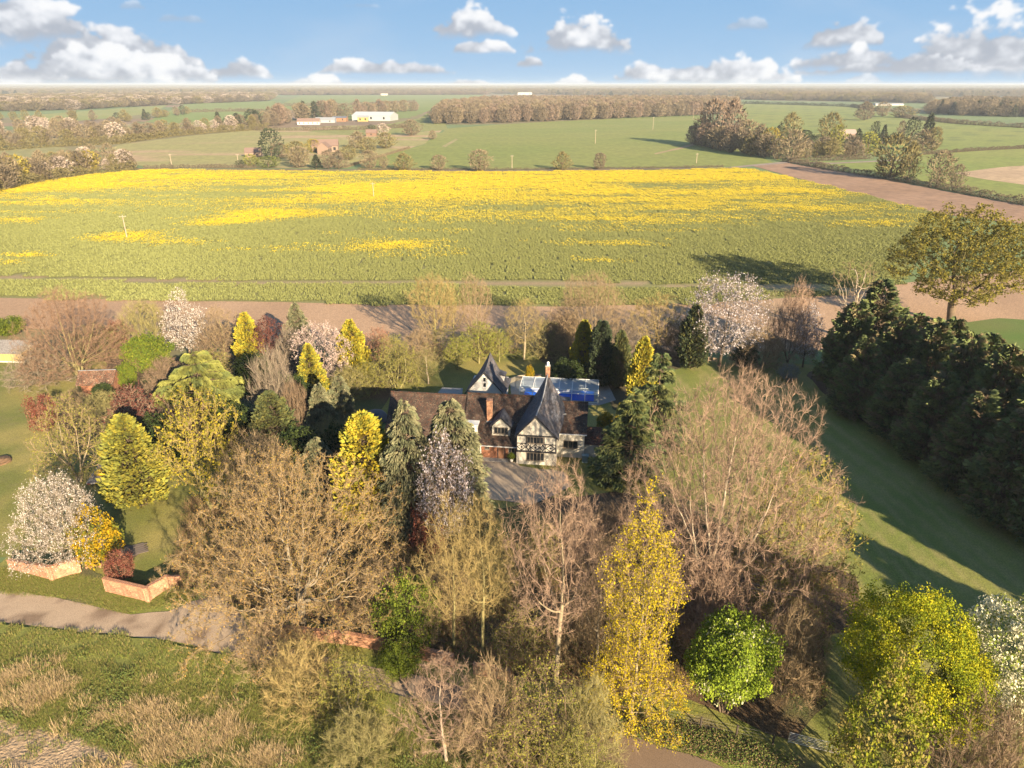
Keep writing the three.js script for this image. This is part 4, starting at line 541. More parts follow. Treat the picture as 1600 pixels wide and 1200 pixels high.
// ---------- buildings and walls ----------
const roofMap = texture(512, (x, y) => { // plain clay tiles with lichen
  const row = Math.floor(y * 24), tx = Math.floor(x * 26 + (row % 2) * 0.5), t = hash(tx % 26, row, 5), n = fbm(x * 5, y * 5, 4, 6, 5), sp = fbm(x * 40, y * 40, 2, 8, 40), edge = (y * 24) % 1 < 0.14 ? 0.7 : 1;
  const b = (0.62 + 0.32 * t) * (0.7 + 0.6 * n) * edge; let c = [0.44 * b, 0.345 * b, 0.285 * b]; if (sp > 0.72 && n > 0.47) c = [0.56, 0.52, 0.45]; if (t > 0.93) c = [0.46 * b, 0.30 * b, 0.22 * b]; return c;
}, true, 4);
const roofBump = texture(512, (x, y) => { const row = Math.floor(y * 24), f = (y * 24) % 1, tx = x * 26 + (row % 2) * 0.5, g = (tx % 1) < 0.1 ? 0.6 : 1; return (1 - f) * g * (0.85 + 0.15 * hash(Math.floor(tx) % 26, row, 3)); }, false, 4);
const brickMap = texture(512, (x, y) => { const row = Math.floor(y * 28), tx = x * 10 + (row % 2) * 0.5, f = (y * 28) % 1, j = f < 0.16 || tx % 1 < 0.06, t = hash(Math.floor(tx) % 10, row, 11), n = fbm(x * 6, y * 6, 3, 12, 6); const b = 0.75 + 0.35 * t, k = 0.75 + 0.5 * n; return j ? [0.70 * k, 0.62 * k, 0.54 * k] : [0.69 * b * k, 0.50 * b * k, 0.385 * b * k]; }, true, 2.1);
const brickBump = texture(512, (x, y) => { const row = Math.floor(y * 28), tx = x * 10 + (row % 2) * 0.5; return ((y * 28) % 1 < 0.16 || tx % 1 < 0.06) ? 0.2 : 0.9; }, false, 2.1);
const boardMap = texture(256, (x, y) => { const b = Math.floor(x * 10), v = (x * 10) % 1 < 0.06 ? 0.45 : 0.75 + 0.25 * hash(b, 1, 4), g = 0.85 + 0.3 * fbm(x * 60, y * 3, 3, 9, 60); return [v * g, v * g, v * g]; }, false, 1.6);
const slateMap = texture(512, (x, y) => { const row = Math.floor(y * 24), tx = Math.floor(x * 22 + (row % 2) * 0.5), t = hash(tx % 22, row, 6), n = fbm(x * 4, y * 4, 4, 16, 4), b = (0.66 + 0.34 * t) * (0.7 + 0.6 * n) * ((y * 24) % 1 < 0.14 ? 0.72 : 1), k = sstep(0.5, 0.62, fbm(x * 7, y * 7, 3, 18, 7)) * 0.5; return [lerp(0.36, 0.44, k) * b, lerp(0.365, 0.39, k) * b, lerp(0.40, 0.37, k) * b]; }, true, 4);
const slateRoof = new THREE.MeshStandardMaterial({ map: slateMap, bumpMap: roofBump, bumpScale: 0.02, roughness: 0.75, color: rgb(0.85, 0.86, 0.9) });
const tileRoof = new THREE.MeshStandardMaterial({ map: roofMap, bumpMap: roofBump, bumpScale: 0.02, roughness: 0.85, color: rgb(0.48, 0.47, 0.48) });
const redRoof = new THREE.MeshStandardMaterial({ map: roofMap, bumpMap: roofBump, bumpScale: 0.02, roughness: 0.9, color: rgb(0.72, 0.50, 0.46) });
const brick = new THREE.MeshStandardMaterial({ map: brickMap, bumpMap: brickBump, bumpScale: 0.008, roughness: 0.9, color: rgb(0.95, 0.9, 0.86) });
const brickDark = new THREE.MeshStandardMaterial({ map: brickMap, bumpMap: brickBump, bumpScale: 0.008, roughness: 0.9, color: rgb(0.58, 0.45, 0.40) });
const plasterDetail = fineTex(256, 3, 12, 4, 0.86, 75);
const plaster = std(rgb(0.62, 0.58, 0.50), 0.9, { map: plasterDetail }), plasterWhite = std(rgb(0.66, 0.65, 0.63), 0.9, { map: plasterDetail });
const timber = std(rgb(0.022, 0.022, 0.028), 0.7), frameM = std(rgb(0.20, 0.165, 0.13), 0.8), whitePaint = std(rgb(0.72, 0.71, 0.68), 0.6), glassDark = new THREE.MeshStandardMaterial({ color: rgb(0.018, 0.022, 0.028), roughness: 0.06, metalness: 0 }), doorM = std(rgb(0.13, 0.06, 0.03), 0.7), lead = std(rgb(0.22, 0.23, 0.25), 0.6), stone = std(rgb(0.42, 0.39, 0.34), 0.9, { map: gravelDetail });
function slab(poly, t) {  // a sheet of roof or wall with thickness t below or behind it
  const P = poly.map((q) => new V3(...q)), n = new V3().crossVectors(P[1].clone().sub(P[0]), P[2].clone().sub(P[0])).normalize(), B = P.map((q) => q.clone().addScaledVector(n, -t)), arr = (q) => [q.x, q.y, q.z], out = [P.map(arr), [...B].reverse().map(arr)];
  P.forEach((q, i) => { const j = (i + 1) % P.length; out.push([arr(q), arr(B[i]), arr(B[j]), arr(P[j])]); });
  return faces(out);
}
const box = (x0, x1, y0, y1, z0, z1) => faces([[[x0, y0, z1], [x1, y0, z1], [x1, y1, z1], [x0, y1, z1]], [[x1, y0, z0], [x0, y0, z0], [x0, y1, z0], [x1, y1, z0]], [[x1, y0, z1], [x1, y0, z0], [x1, y1, z0], [x1, y1, z1]], [[x0, y0, z0], [x0, y0, z1], [x0, y1, z1], [x0, y1, z0]], [[x0, y1, z1], [x1, y1, z1], [x1, y1, z0], [x0, y1, z0]], [[x0, y0, z0], [x1, y0, z0], [x1, y0, z1], [x0, y0, z1]]]);
function casement(parent, x0, x1, y0, y1, z, n, mat = frameM) {   // a framed window in a wall facing +z, panes set back in the frame
  const f = 0.07, w = (x1 - x0 - f) / n, g = [box(x0, x1, y0, y0 + f, z - 0.04, z + 0.06), box(x0, x1, y1 - f, y1, z - 0.04, z + 0.06)];
  for (let i = 0; i <= n; i++) g.push(box(x0 + i * w, x0 + i * w + f, y0 + f, y1 - f, z - 0.04, z + 0.06));
  const win = part('window', merge(g), mat, parent);
  for (let i = 0; i < n; i++) part('pane', box(x0 + i * w + f, x0 + (i + 1) * w, y0 + f, y1 - f, z - 0.03, z + 0.015), glassDark, win);
  part('sill', box(x0 - 0.06, x1 + 0.06, y0 - 0.08, y0 - 0.004, z + 0.005, z + 0.14), mat, win);
  return win;
}
// a gable roof whose ridge climbs to a peak, swept from stations [z, xl, xr, eave, ridgeX, ridgeY]
function sweptRoof(st, sag, t = 0.1) {
  const K = 8, rows = st.map(([z, xl, xr, e, rx, ry]) => { const L = []; for (let i = 0; i <= 2 * K; i++) { const f = i <= K ? i / K : (2 * K - i) / K, x = i <= K ? lerp(xl, rx, f) : lerp(xr, rx, f); L.push([x, lerp(e, ry, f) - sag * Math.sin(Math.PI * f) * Math.max(0, (ry - st[0][5]) / 2), z]); } return L; });
  const p = [], uv = [];
  const quad = (a, b, c, d, ua, ub, va, vb) => { for (const [q, u, v] of [[a, ua, va], [b, ub, va], [c, ub, vb], [a, ua, va], [c, ub, vb], [d, ua, vb]]) { p.push(...q); uv.push(u, v); } };
  const dn = (q) => [q[0], q[1] - t, q[2]];
  for (let s = 0; s + 1 < rows.length; s++) for (let i = 0; i < 2 * K; i++) { const A = rows[s], B = rows[s + 1], left = i < K, va = left ? i * 0.62 : (2 * K - i) * 0.62, vb = left ? (i + 1) * 0.62 : (2 * K - i - 1) * 0.62; quad(A[i], A[i + 1], B[i + 1], B[i], 0, 1, 0, 1); for (let q = 0; q < 6; q++) { const k = uv.length - 12 + q * 2; const u = [0, 0, 1, 0, 1, 1][q] ? -st[s + 1][0] : -st[s][0]; const v = [0, 1, 1, 0, 1, 0][q] ? vb : va; uv[k] = u; uv[k + 1] = v; } }
  for (const [row, flip] of [[rows[0], 0], [rows[rows.length - 1], 1]]) for (let i = 0; i < 2 * K; i++) flip ? quad(row[i], row[i + 1], dn(row[i + 1]), dn(row[i]), 0, 0.1, 0, 0.1) : quad(row[i + 1], row[i], dn(row[i]), dn(row[i + 1]), 0, 0.1, 0, 0.1);
  for (let s = 0; s + 1 < rows.length; s++) for (const i of [0, 2 * K]) { const a = rows[s][i], b = rows[s + 1][i]; i ? quad(a, dn(a), dn(b), b, 0, 1, 0, 0.1) : quad(b, dn(b), dn(a), a, 0, 1, 0, 0.1); }
  const g = new THREE.BufferGeometry(); g.setAttribute('position', new THREE.Float32BufferAttribute(p, 3)); g.setAttribute('uv', new THREE.Float32BufferAttribute(uv, 2)); g.computeVertexNormals(); return g;
}
const ROT = -7 * Math.PI / 180;
{ // the main house; local x runs along its front to the right, z towards the lane
  const o = at(806.7, 725.5), H = thing('country_house', 'long white and brick country house with black half-timbered gable and witch-hat tower roof', 'house', o.setY(0.02), ROT);
  const S = 1.018, zr = -6.4, front = (x0, x1, top, z0, e) => [[x0, e, z0], [x1, e, z0], [x1, top, zr], [x0, top, zr]], back = (x0, x1, top, z1, e) => [[x1, e, z1], [x0, e, z1], [x0, top, zr], [x1, top, zr]];
  // walls
  part('wall', merge([box(-19.2, -5.25, 0, 2.5, -11.5, -1.2), box(-19.2, 0, 0, 2.5, -11.5, -1.9)]), plaster, H);
  part('gable_wall', slab([[-19.2, 2.4, -1.4], [-19.2, 7.2, zr], [-19.2, 2.4, -11.4]], 0.2), plaster, H);
  part('porch_wall', box(-5.2, 0, 0.12, 2.5, -1.85, -1.2), brickDark, H);
  part('wall', box(5.4, 9.5, 0, 4.1, -9.9, -2.93), plaster, H);
  part('gable_wall', slab([[9.5, 4.1, -9.9], [9.5, 7.1, zr], [9.5, 4.1, -2.93]], 0.2), plaster, H);
  const gw = part('gable_front', merge([box(0, 5.65, 0, 2.1, -8, -0.15), box(0, 5.65, 2.1, 4.66, -8, 0), slab([[0, 4.66, 0], [5.65, 4.66, 0], [2.75, 7.72, 0]], 0.2)]), plaster, H);
  part('tower_wall', box(0.75, 6.7, 4, 6.05, -10.2, -4.8), plaster, H);
  part('plinth', box(-5.5, -1.2, 0, 0.16, -1.2, -0.2), stone, H);
  // roofs
  const r1 = part('roof', merge([slab(front(-19.7, -8, 7.5, -0.9, 2.1), 0.14), slab(back(-19.7, -8, 7.5, -11.9, 2.1), 0.14)]), tileRoof, H);
  const r2 = part('roof', merge([slab([[-8, 2.3, -0.9], [0.2, 2.3, -0.9], [0.2, 4.6, -3.16], [0.2, 7.9, zr], [-8, 7.9, zr]], 0.14), slab(back(-8, 3, 7.9, -11.9, 2.3), 0.14), slab([[0.2, 4.6, -3.16], [3.2, 7.9, zr], [0.2, 7.9, zr]], 0.14)]), tileRoof, H);
  const r3 = part('roof', merge([slab(front(4.6, 9.8, 7.3, -2.65, 3.95), 0.14), slab(back(4.6, 9.8, 7.3, -10.15, 3.95), 0.14)]), tileRoof, H);
  for (const [r, x0, x1, y] of [[r1, -19.7, -8, 7.5], [r2, -8, 3, 7.9], [r3, 4.6, 9.8, 7.3]]) { const n = Math.round((x1 - x0) / 0.45), w = (x1 - x0) / n; for (let i = 0; i < n; i++) part('ridge_tile', new THREE.CylinderGeometry(0.13, 0.14, w * 0.97, 6, 1, false).rotateZ(Math.PI / 2).translate(x0 + (i + 0.5) * w, y + 0.02 + hash(i, 3, 1) * 0.015, zr), i % 3 ? tileRoof : redRoof, r); }
  part('gutter', box(-8, 0, 2.16, 2.25, -0.88, -0.76), whitePaint, H); part('gutter', box(5.9, 9.8, 3.86, 3.94, -2.64, -2.5), whitePaint, H);
  for (const [x, z, y] of [[-5.3, -0.95, 2.2], [9.42, -2.82, 3.9]]) part('downpipe', G.cyl(0.045, 0.045, y, x, 0, z), whitePaint, H);
  const tower = part('tower_roof', sweptRoof([[0.32, -0.3, 5.95, 4.42, 2.75, 7.92], [-1.6, -0.3, 5.95, 4.42, 2.9, 7.98], [-2.8, -0.3, 6.05, 4.5, 3.1, 8.2], [-3.7, -0.2, 6.3, 4.9, 3.3, 8.75], [-4.5, 0, 6.6, 5.4, 3.48, 9.5], [-5.3, 0.2, 6.95, 5.9, 3.62, 10.4], [-6.0, 0.35, 7.15, 6.1, 3.74, 11.2], [-6.5, 0.4, 7.2, 6.2, 3.8, 11.7], [-7.1, 0.4, 7.2, 6.2, 3.8, 10.9], [-8, 0.45, 7.2, 6.2, 3.8, 9.5], [-9.2, 0.5, 7.1, 6.2, 3.8, 7.9], [-10.8, 0.6, 7, 6.1, 3.8, 6.2]], 0.35), slateRoof, H);
  part('hip_ridge', merge([[0.3, 2.75, 7.93], [-1.6, 2.9, 7.99], [-2.8, 3.1, 8.21], [-3.7, 3.3, 8.76], [-4.5, 3.48, 9.51], [-5.3, 3.62, 10.41], [-6.0, 3.74, 11.21], [-6.5, 3.8, 11.71]].slice(0, -1).map((a, i, L) => { const b = [...L, [-6.5, 3.8, 11.71]][i + 1], A = new V3(a[1], a[2], a[0]), B = new V3(b[1], b[2], b[0]), d = B.clone().sub(A), g = new THREE.CylinderGeometry(0.1, 0.1, d.length(), 6); g.applyQuaternion(new THREE.Quaternion().setFromUnitVectors(new V3(0, 1, 0), d.clone().normalize())); const m = A.lerp(B, 0.5); return g.translate(m.x, m.y, m.z); })), lead, tower);
  const stack = part('chimney', box(3.5, 4.1, 11.0, 12.7, -6.8, -6.2), brick, tower); part('chimney_cap', box(3.44, 4.16, 12.7, 12.82, -6.86, -6.14), stone, tower); part('chimney_pot', new THREE.LatheGeometry([[0.2, 0], [0.17, 0.3], [0.2, 0.36], [0.22, 0.4], [0.12, 0.55], [0, 0.6]].map((q) => new THREE.Vector2(...q)), 10).translate(3.8, 12.82, -6.5), whitePaint, tower);
  for (const s of [0, 1]) { const a = [s ? 5.98 : -0.33, 4.28, 0.36], b = [2.75, 7.82, 0.36]; part('bargeboard', slab(s ? [[a[0], a[1], a[2]], [a[0], a[1] + 0.26, a[2]], [b[0], b[1] + 0.2, b[2]], [b[0], b[1] - 0.12, b[2]]] : [[a[0], a[1], a[2]], [b[0], b[1] - 0.12, b[2]], [b[0], b[1] + 0.2, b[2]], [a[0], a[1] + 0.26, a[2]]], s ? -0.05 : 0.05), timber, H); }
  // half timbering on the gable
  const beam = (x0, x1, y0, y1, d = 0.04) => part('timber_beam', box(x0, x1, y0, y1, 0.002, d), timber, gw);
  beam(0, 5.65, 4.58, 4.78, 0.07); beam(0, 5.65, 3.36, 3.5, 0.05); beam(-0.03, 5.68, 2.08, 2.34, 0.12); beam(0, 0.14, 2.34, 4.58); beam(5.51, 5.65, 2.34, 4.58); beam(1.32, 1.45, 3.5, 4.58); beam(3.86, 3.99, 3.5, 4.58);
  const bays = [0.14, 1.27, 1.5, 2.05, 3.35, 3.9, 4.2, 5.51];
  for (const x of [1.33, 2.0, 3.32, 4.05]) beam(x, x + 0.1, 2.34, 3.36);
  const brace = (xa, ya, xb, yb) => { const L = Math.hypot(xb - xa, yb - ya), g = new THREE.BoxGeometry(L, 0.11, 0.034).rotateZ(Math.atan2(yb - ya, xb - xa)).translate((xa + xb) / 2, (ya + yb) / 2, 0.02); part('brace', g, timber, gw); };
  for (const [x0, x1] of [[0.14, 1.33], [1.43, 2.0], [2.1, 3.32], [3.42, 4.05], [4.15, 5.51]]) { const m = (x0 + x1) / 2; brace(x0 + 0.02, 2.85, m, 3.34); brace(m, 3.34, x1 - 0.02, 2.85); brace(x0 + 0.02, 2.85, m, 2.36); brace(m, 2.36, x1 - 0.02, 2.85); if (x1 - x0 > 1) part('brace', new THREE.CylinderGeometry(0.15, 0.15, 0.03, 10).rotateX(Math.PI / 2).translate(m, 2.85, 0.022), timber, gw); }
  casement(H, 1.47, 3.84, 3.52, 4.56, 0.03, 5); casement(H, 1.4, 3.95, 0.72, 1.98, -0.12, 5); casement(H, 6.5, 8.55, 1.55, 2.75, -2.92, 3, std(rgb(0.28, 0.22, 0.16), 0.8));
  // dormers
  const d1 = part('dormer', merge([box(-3.75, -1.15, 3.3, 5.02, -4.2, -2.0), slab([[-3.75, 5.02, -2.0], [-1.15, 5.02, -2.0], [-2.45, 6.2, -2.0]], 0.2)]), plaster, H);
  part('dormer_roof', merge([slab([[-4.0, 4.85, -1.75], [-2.45, 6.36, -1.75], [-2.45, 6.36, -5.0], [-4.0, 4.85, -3.5]].reverse(), 0.1), slab([[-0.9, 4.85, -1.75], [-0.9, 4.85, -3.5], [-2.45, 6.36, -5.0], [-2.45, 6.36, -1.75]].reverse(), 0.1)]), slateRoof, d1);
  casement(d1, -3.45, -1.45, 3.75, 4.75, -1.97, 4, frameM);
  for (const s of [-1, 1]) part('bargeboard', slab(s < 0 ? [[-4.02, 4.72, -1.72], [-2.45, 6.22, -1.72], [-2.45, 6.42, -1.72], [-4.02, 4.92, -1.72]] : [[-0.88, 4.72, -1.72], [-0.88, 4.92, -1.72], [-2.45, 6.42, -1.72], [-2.45, 6.22, -1.72]], 0.04), timber, d1);
  const d2 = part('dormer', box(-8.2, -5.9, 3.3, 4.8, -4.0, -2.0), plasterWhite, H); part('dormer_roof', box(-8.35, -5.75, 4.8, 4.92, -4.3, -1.85), whitePaint, d2); casement(d2, -7.9, -6.2, 3.7, 4.6, -1.97, 3, whitePaint);
  const ch = part('chimney', box(-4.7, -3.95, 4.4, 8.1, -4.15, -3.4), brick, H); part('chimney_cap', box(-4.76, -3.89, 8.1, 8.22, -4.21, -3.34), brick, ch); part('flashing', box(-4.8, -3.85, 4.62, 4.95, -3.5, -3.33), lead, ch);
  const dr = part('door', box(-2.75, -1.85, 0.16, 2.05, -1.22, -1.14), doorM, H); part('door_frame', merge([box(-2.85, -2.75, 0.16, 2.15, -1.2, -1.1), box(-1.85, -1.75, 0.16, 2.15, -1.2, -1.1), box(-2.75, -1.85, 2.05, 2.15, -1.2, -1.1)]), timber, dr); part('handle', new THREE.SphereGeometry(0.04, 8, 6).translate(-1.95, 1.05, -1.1), lead, dr);
  casement(H, -4.7, -4.05, 1.5, 2.0, -1.19, 2); casement(H, -1.3, -0.4, 1.2, 2.0, -1.19, 2);
  // the low annex at the right end
  part('annex_wall', box(9.5, 13.2, 0, 2.3, -7.6, -3.4), plaster, H);
  part('annex_roof', merge([slab([[9.5, 2.2, -3.1], [13.5, 2.2, -3.1], [11.9, 3.9, -5.5], [9.5, 3.9, -5.5]], 0.12), slab([[13.5, 2.2, -3.1], [13.5, 2.2, -7.9], [11.9, 3.9, -5.5]], 0.12), slab([[13.5, 2.2, -7.9], [9.5, 2.2, -7.9], [9.5, 3.9, -5.5], [11.9, 3.9, -5.5]], 0.12)]), redRoof, H);
}
{ // the white cottage behind
  const o = at(725, 640, 0); o.set(-7.7, 0.02, -108.6);
  const C = thing('cottage', 'small white gabled cottage with a peaked slate roof behind the long roof', 'cottage', o, ROT);
  part('wall', merge([box(0.25, 6.25, 0, 2.85, -7.2, 0), slab([[0.25, 2.85, 0], [6.25, 2.85, 0], [3.2, 6.4, 0]], 0.2)]), plasterWhite, C);
  const r = part('roof', sweptRoof([[0.3, -0.1, 6.6, 2.6, 3.2, 6.6], [-1, -0.1, 6.6, 2.6, 3.25, 6.75], [-2, -0.1, 6.65, 2.6, 3.35, 7.15], [-3, -0.1, 6.7, 2.6, 3.5, 7.85], [-3.8, 0, 6.75, 2.6, 3.6, 8.6], [-4.5, 0, 6.8, 2.6, 3.65, 8.0], [-5.4, 0, 6.8, 2.6, 3.65, 6.4], [-6.4, 0, 6.8, 2.6, 3.65, 4.6], [-7.5, 0, 6.7, 2.6, 3.65, 2.6]], 0.35), slateRoof, C);
  for (const s of [0, 1]) part('bargeboard', slab(s ? [[6.63, 2.42, 0.33], [6.63, 2.68, 0.33], [3.2, 6.7, 0.33], [3.2, 6.4, 0.33]] : [[-0.13, 2.42, 0.33], [3.2, 6.4, 0.33], [3.2, 6.7, 0.33], [-0.13, 2.68, 0.33]], s ? -0.05 : 0.05), timber, C);
  casement(C, 2.9, 3.5, 4.75, 5.6, 0.03, 1, whitePaint); casement(C, 2.9, 3.5, 3.8, 4.6, 0.03, 1, whitePaint); casement(C, 0.9, 3.1, 2.0, 2.75, 0.03, 3, whitePaint); casement(C, 4.6, 5.1, 2.1, 2.6, 0.03, 1, frameM);
  const d = part('dormer', box(4.7, 6.0, 3.4, 4.6, -4.6, -3.2), plasterWhite, C); part('dormer_roof', slab([[4.0, 5.5, -2.95], [6.3, 4.7, -2.95], [6.3, 4.7, -4.9], [4.0, 5.5, -4.9]], 0.1), slateRoof, d);
}
{ // flat-roofed store beside the cottage
  const a = at(682, 616, 2.4), b = at(722, 617, 2.4), c = at(723, 606.5, 2.4), d = at(691, 605.5, 2.4);
  const s = thing('flat_roofed_store', 'low store with a grey flat roof left of the white cottage', 'shed', new V3(a.x, 0.02, a.z)); const q = [a, b, c, d].map((v) => [v.x - a.x, v.z - a.z]);
  part('roof', slab(q.map(([x, z]) => [x, 2.4, z]), 0.15), std(rgb(0.34, 0.33, 0.32), 0.9, { map: gravelDetail }), s);
  part('wall', merge(q.map(([x, z], i) => { const [X, Y] = q[(i + 1) % 4]; return slab([[x * 0.97 + 0.1, 0, z * 0.97], [X * 0.97 + 0.1, 0, Y * 0.97], [X * 0.97 + 0.1, 2.25, Y * 0.97], [x * 0.97 + 0.1, 2.25, z * 0.97]], 0.15); })), plaster, s);
}
{ // the swimming pool under its telescopic enclosure
  const o = at(934, 631); ground('pool_terrace', ragged(px2([[800, 628], [935, 634], [962, 626], [950, 603], [930, 596], [815, 592], [796, 600]]), 1.5, 0.2, 131), 0.11, 1, fieldCol([0.40, 0.38, 0.35], [0.34, 0.32, 0.29], 2, 132), vc(gravelDetail, gravelBump, 0.01));
  const P = thing('pool_enclosure', 'white-framed clear enclosure over the swimming pool', 'enclosure', o.clone().setY(0.11), ROT), n = 6, L = 13.4, w = L / n;
  const arc = [[0, 0], [-0.06, 1.55], [-0.5, 2.0], [-3, 2.2], [-5.5, 2.0], [-5.94, 1.55], [-6, 0]];   // z, y profile
  for (let i = 0; i <= n; i++) { const x = -i * w, c = new THREE.CatmullRomCurve3(arc.map(([z, y]) => new V3(x, y, z)), false, 'catmullrom', 0.15); part('rib', new THREE.TubeGeometry(c, 28, 0.055, 6), whitePaint, P); }
  for (const [z, y] of [[0, 0.05], [-0.06, 1.55], [-0.5, 2.0], [-5.5, 2.0], [-5.94, 1.55], [-6, 0.05]]) part('rail', box(-L, 0, y - 0.04, y + 0.04, z - 0.04, z + 0.04), whitePaint, P);
  const clear = new THREE.MeshPhysicalMaterial({ color: rgb(0.93, 0.96, 0.97), roughness: 0.08, transmission: 1, thickness: 0, ior: 1.25, side: THREE.DoubleSide }), frost = new THREE.MeshPhysicalMaterial({ color: rgb(0.72, 0.80, 0.84), roughness: 0.45, transmission: 0.75, thickness: 0, ior: 1.3, side: THREE.DoubleSide });
  for (let i = 0; i < n; i++) for (let k = 0; k + 1 < arc.length; k++) { const [z0, y0] = arc[k], [z1, y1] = arc[k + 1], x1 = -i * w - 0.06, x0 = -(i + 1) * w + 0.06; part('pane', faces([[[x0, y0, z0], [x1, y0, z0], [x1, y1, z1], [x0, y1, z1]]]), k < 1 || k > 4 ? clear : frost, P); }
  part('end_pane', faces([arc.map(([z, y]) => [0, y, z])]), clear, P); part('end_pane', faces([arc.map(([z, y]) => [-L, y, z])]), clear, P);
  const c = thing('pool_cover', 'bright blue cover lying on the pool inside the enclosure', 'pool cover', o.clone().setY(0.115), ROT);
  part('sheet', box(-12.8, -0.7, 0, 0.06, -5, -0.7), std(rgb(0.005, 0.11, 0.62), 0.45), c); for (let i = 1; i < 8; i++) part('seam', box(-12.8 + i * 1.5, -12.72 + i * 1.5, 0.06, 0.075, -5, -0.7), std(rgb(0.01, 0.16, 0.7), 0.4), c);
}
{ // timber-faced raised bed behind the pool
  const a = at(793, 600), b = at(812, 594), c = at(846, 592), board = std(rgb(0.42, 0.33, 0.24), 0.9, { map: boardMap }), t = thing('raised_bed', 'raised bed of pale timber sleepers behind the pool', 'raised bed', a.clone().setY(0.02));
  for (const [p, q] of [[a, b], [b, c]]) for (let k = 0; k < 4; k++) { const x0 = p.x - a.x, z0 = p.z - a.z, x1 = q.x - a.x, z1 = q.z - a.z, L = Math.hypot(x1 - x0, z1 - z0); part('sleeper', new THREE.BoxGeometry(L, 0.22, 0.2).rotateY(-Math.atan2(z1 - z0, x1 - x0)).translate((x0 + x1) / 2, 0.13 + k * 0.235, (z0 + z1) / 2 - (k % 2) * 0.02), board, t); }
  T(juniper, leaves, 'golden_shrub', 'small tan grass clump in the raised bed behind the pool', 'plant', 828, 594, 572, 14);
  T(darkBush, leaves, 'evergreen_bush', 'wide dark evergreen shrub between pool and golden conifer', 'shrub', 893, 598, 566, 66);
}
{ // garden shed on the left
  const a = at(117, 602, 2.35), b = at(176, 600, 2.35), w = Math.hypot(b.x - a.x, b.z - a.z), S = thing('garden_shed', 'old brick garden shed with a weathered sloping roof', 'shed', new V3(a.x, 0.02, a.z), -Math.atan2(b.z - a.z, b.x - a.x));
  const D = 4.4, ridge = 4.15, mossRoof = new THREE.MeshStandardMaterial({ map: roofMap, bumpMap: roofBump, bumpScale: 0.02, roughness: 0.95, color: rgb(1.1, 1.0, 0.95) });
  part('wall', box(0.8, w - 0.3, 0, 2.3, -D + 0.3, -0.25), brickDark, S); for (const x of [0.85, w - 0.3]) part('gable_wall', slab([[x, 2.3, -0.25], [x, 2.3, -D + 0.3], [x, ridge - 0.1, -D / 2]], 0.15), brickDark, S);
  part('roof', merge([slab([[0, 2.2, 0], [w, 2.2, 0], [w, ridge, -D / 2], [0, ridge, -D / 2]], 0.1), slab([[w, 2.2, -D], [0, 2.2, -D], [0, ridge, -D / 2], [w, ridge, -D / 2]], 0.1)]), mossRoof, S);
  part('post', G.cyl(0.06, 0.06, 2.2, 0.15, 0, -0.2), frameM, S); part('door', box(w - 1.9, w - 0.9, 0.05, 2.0, -0.25, -0.2), doorM, S); part('ridge_capping', box(-0.02, w + 0.02, ridge - 0.02, ridge + 0.06, -D / 2 - 0.1, -D / 2 + 0.1), lead, S);
  T(darkBush, leaves, 'ivy_bush', 'dark ivy bush against the shed wall', 'shrub', 160, 630, 602, 34);
}
// brick walls: straight runs between ground pixels, heights in metres at each point
function brickWall(label, pts, curve) {
  const P = pts.map(([x, y, h]) => { const p = at(x, y); return [p.x, p.z, h]; }), W = thing('brick_wall', label, 'wall', new V3(P[0][0], 0.02, P[0][1])), T2 = 0.34;
  for (let i = 0; i + 1 < P.length; i++) {
    const [x0, z0, h0] = P[i], [x1, z1, h1] = P[i + 1], L = Math.hypot(x1 - x0, z1 - z0), n = Math.max(2, Math.round(L / 0.5)), top = []; for (let k = 0; k <= n; k++) { const f = k / n; top.push([f * L, lerp(h0, h1, curve ? sm(f) : f) + (hash(k, i, 8) - 0.5) * 0.03]); }
    const sh = new THREE.Shape(); sh.moveTo(0, -0.02); sh.lineTo(L, -0.02); for (let k = n; k >= 0; k--) sh.lineTo(...top[k]); sh.closePath();
    const yaw = -Math.atan2(z1 - z0, x1 - x0), place = (g) => g.rotateY(yaw).translate(x0 - P[0][0], 0, z0 - P[0][1]);
    part('wall_panel', place(new THREE.ExtrudeGeometry(sh, { depth: T2, bevelEnabled: false }).translate(0, 0, -T2)), brick, W);
    const cp = []; for (let k = 0; k < n; k++) { const [xa, ya] = top[k], [xb, yb] = top[k + 1], l = Math.hypot(xb - xa, yb - ya); part('coping_brick', place(new THREE.BoxGeometry(l * 0.97, 0.09, T2 + 0.1).rotateZ(Math.atan2(yb - ya, xb - xa)).translate((xa + xb) / 2, (ya + yb) / 2 + 0.045, -T2 / 2)), brick, W); }
    if (i) part('pier', G.box(0.46, h0 + 0.12, 0.46, x0 - P[0][0], (h0 + 0.12) / 2, z0 - P[0][1] - T2 / 2), brick, W);
  }
  return W;
}
brickWall('angled pale brick wall in front of the white blossom tree', [[15, 890, 1.2], [82, 908, 1.75], [128, 894, 1.75]]);
brickWall('angled pale brick wall around the small dark red bush, sweeping up at its end', [[165, 926, 1.75], [232, 942, 1.75], [262, 922, 1.6], [284, 912, 0.9]], true);
brickWall('long low weathered brick wall beneath the laurel along the lane', [[395, 992, 1.3], [545, 1008, 1.25], [620, 1022, 1.3], [709, 1044, 1.3]]);
brickWall('short length of brick wall ending in a pier beside the lane', [[739, 1054, 1.1], [798, 1066, 1.2]]);
{ const g = thing('rubble_heap', 'small heap of broken brick at the end of the angled wall', 'rubble', at(146, 884).setY(0.05)), R = rng(5); for (let i = 0; i < 14; i++) part('brick', new THREE.BoxGeometry(0.3 + R() * 0.3, 0.16, 0.22).rotateX(R()).rotateY(R() * 3).translate((R() - 0.5) * 2, 0.08 + R() * 0.25, (R() - 0.5) * 1.1), brick, g); }
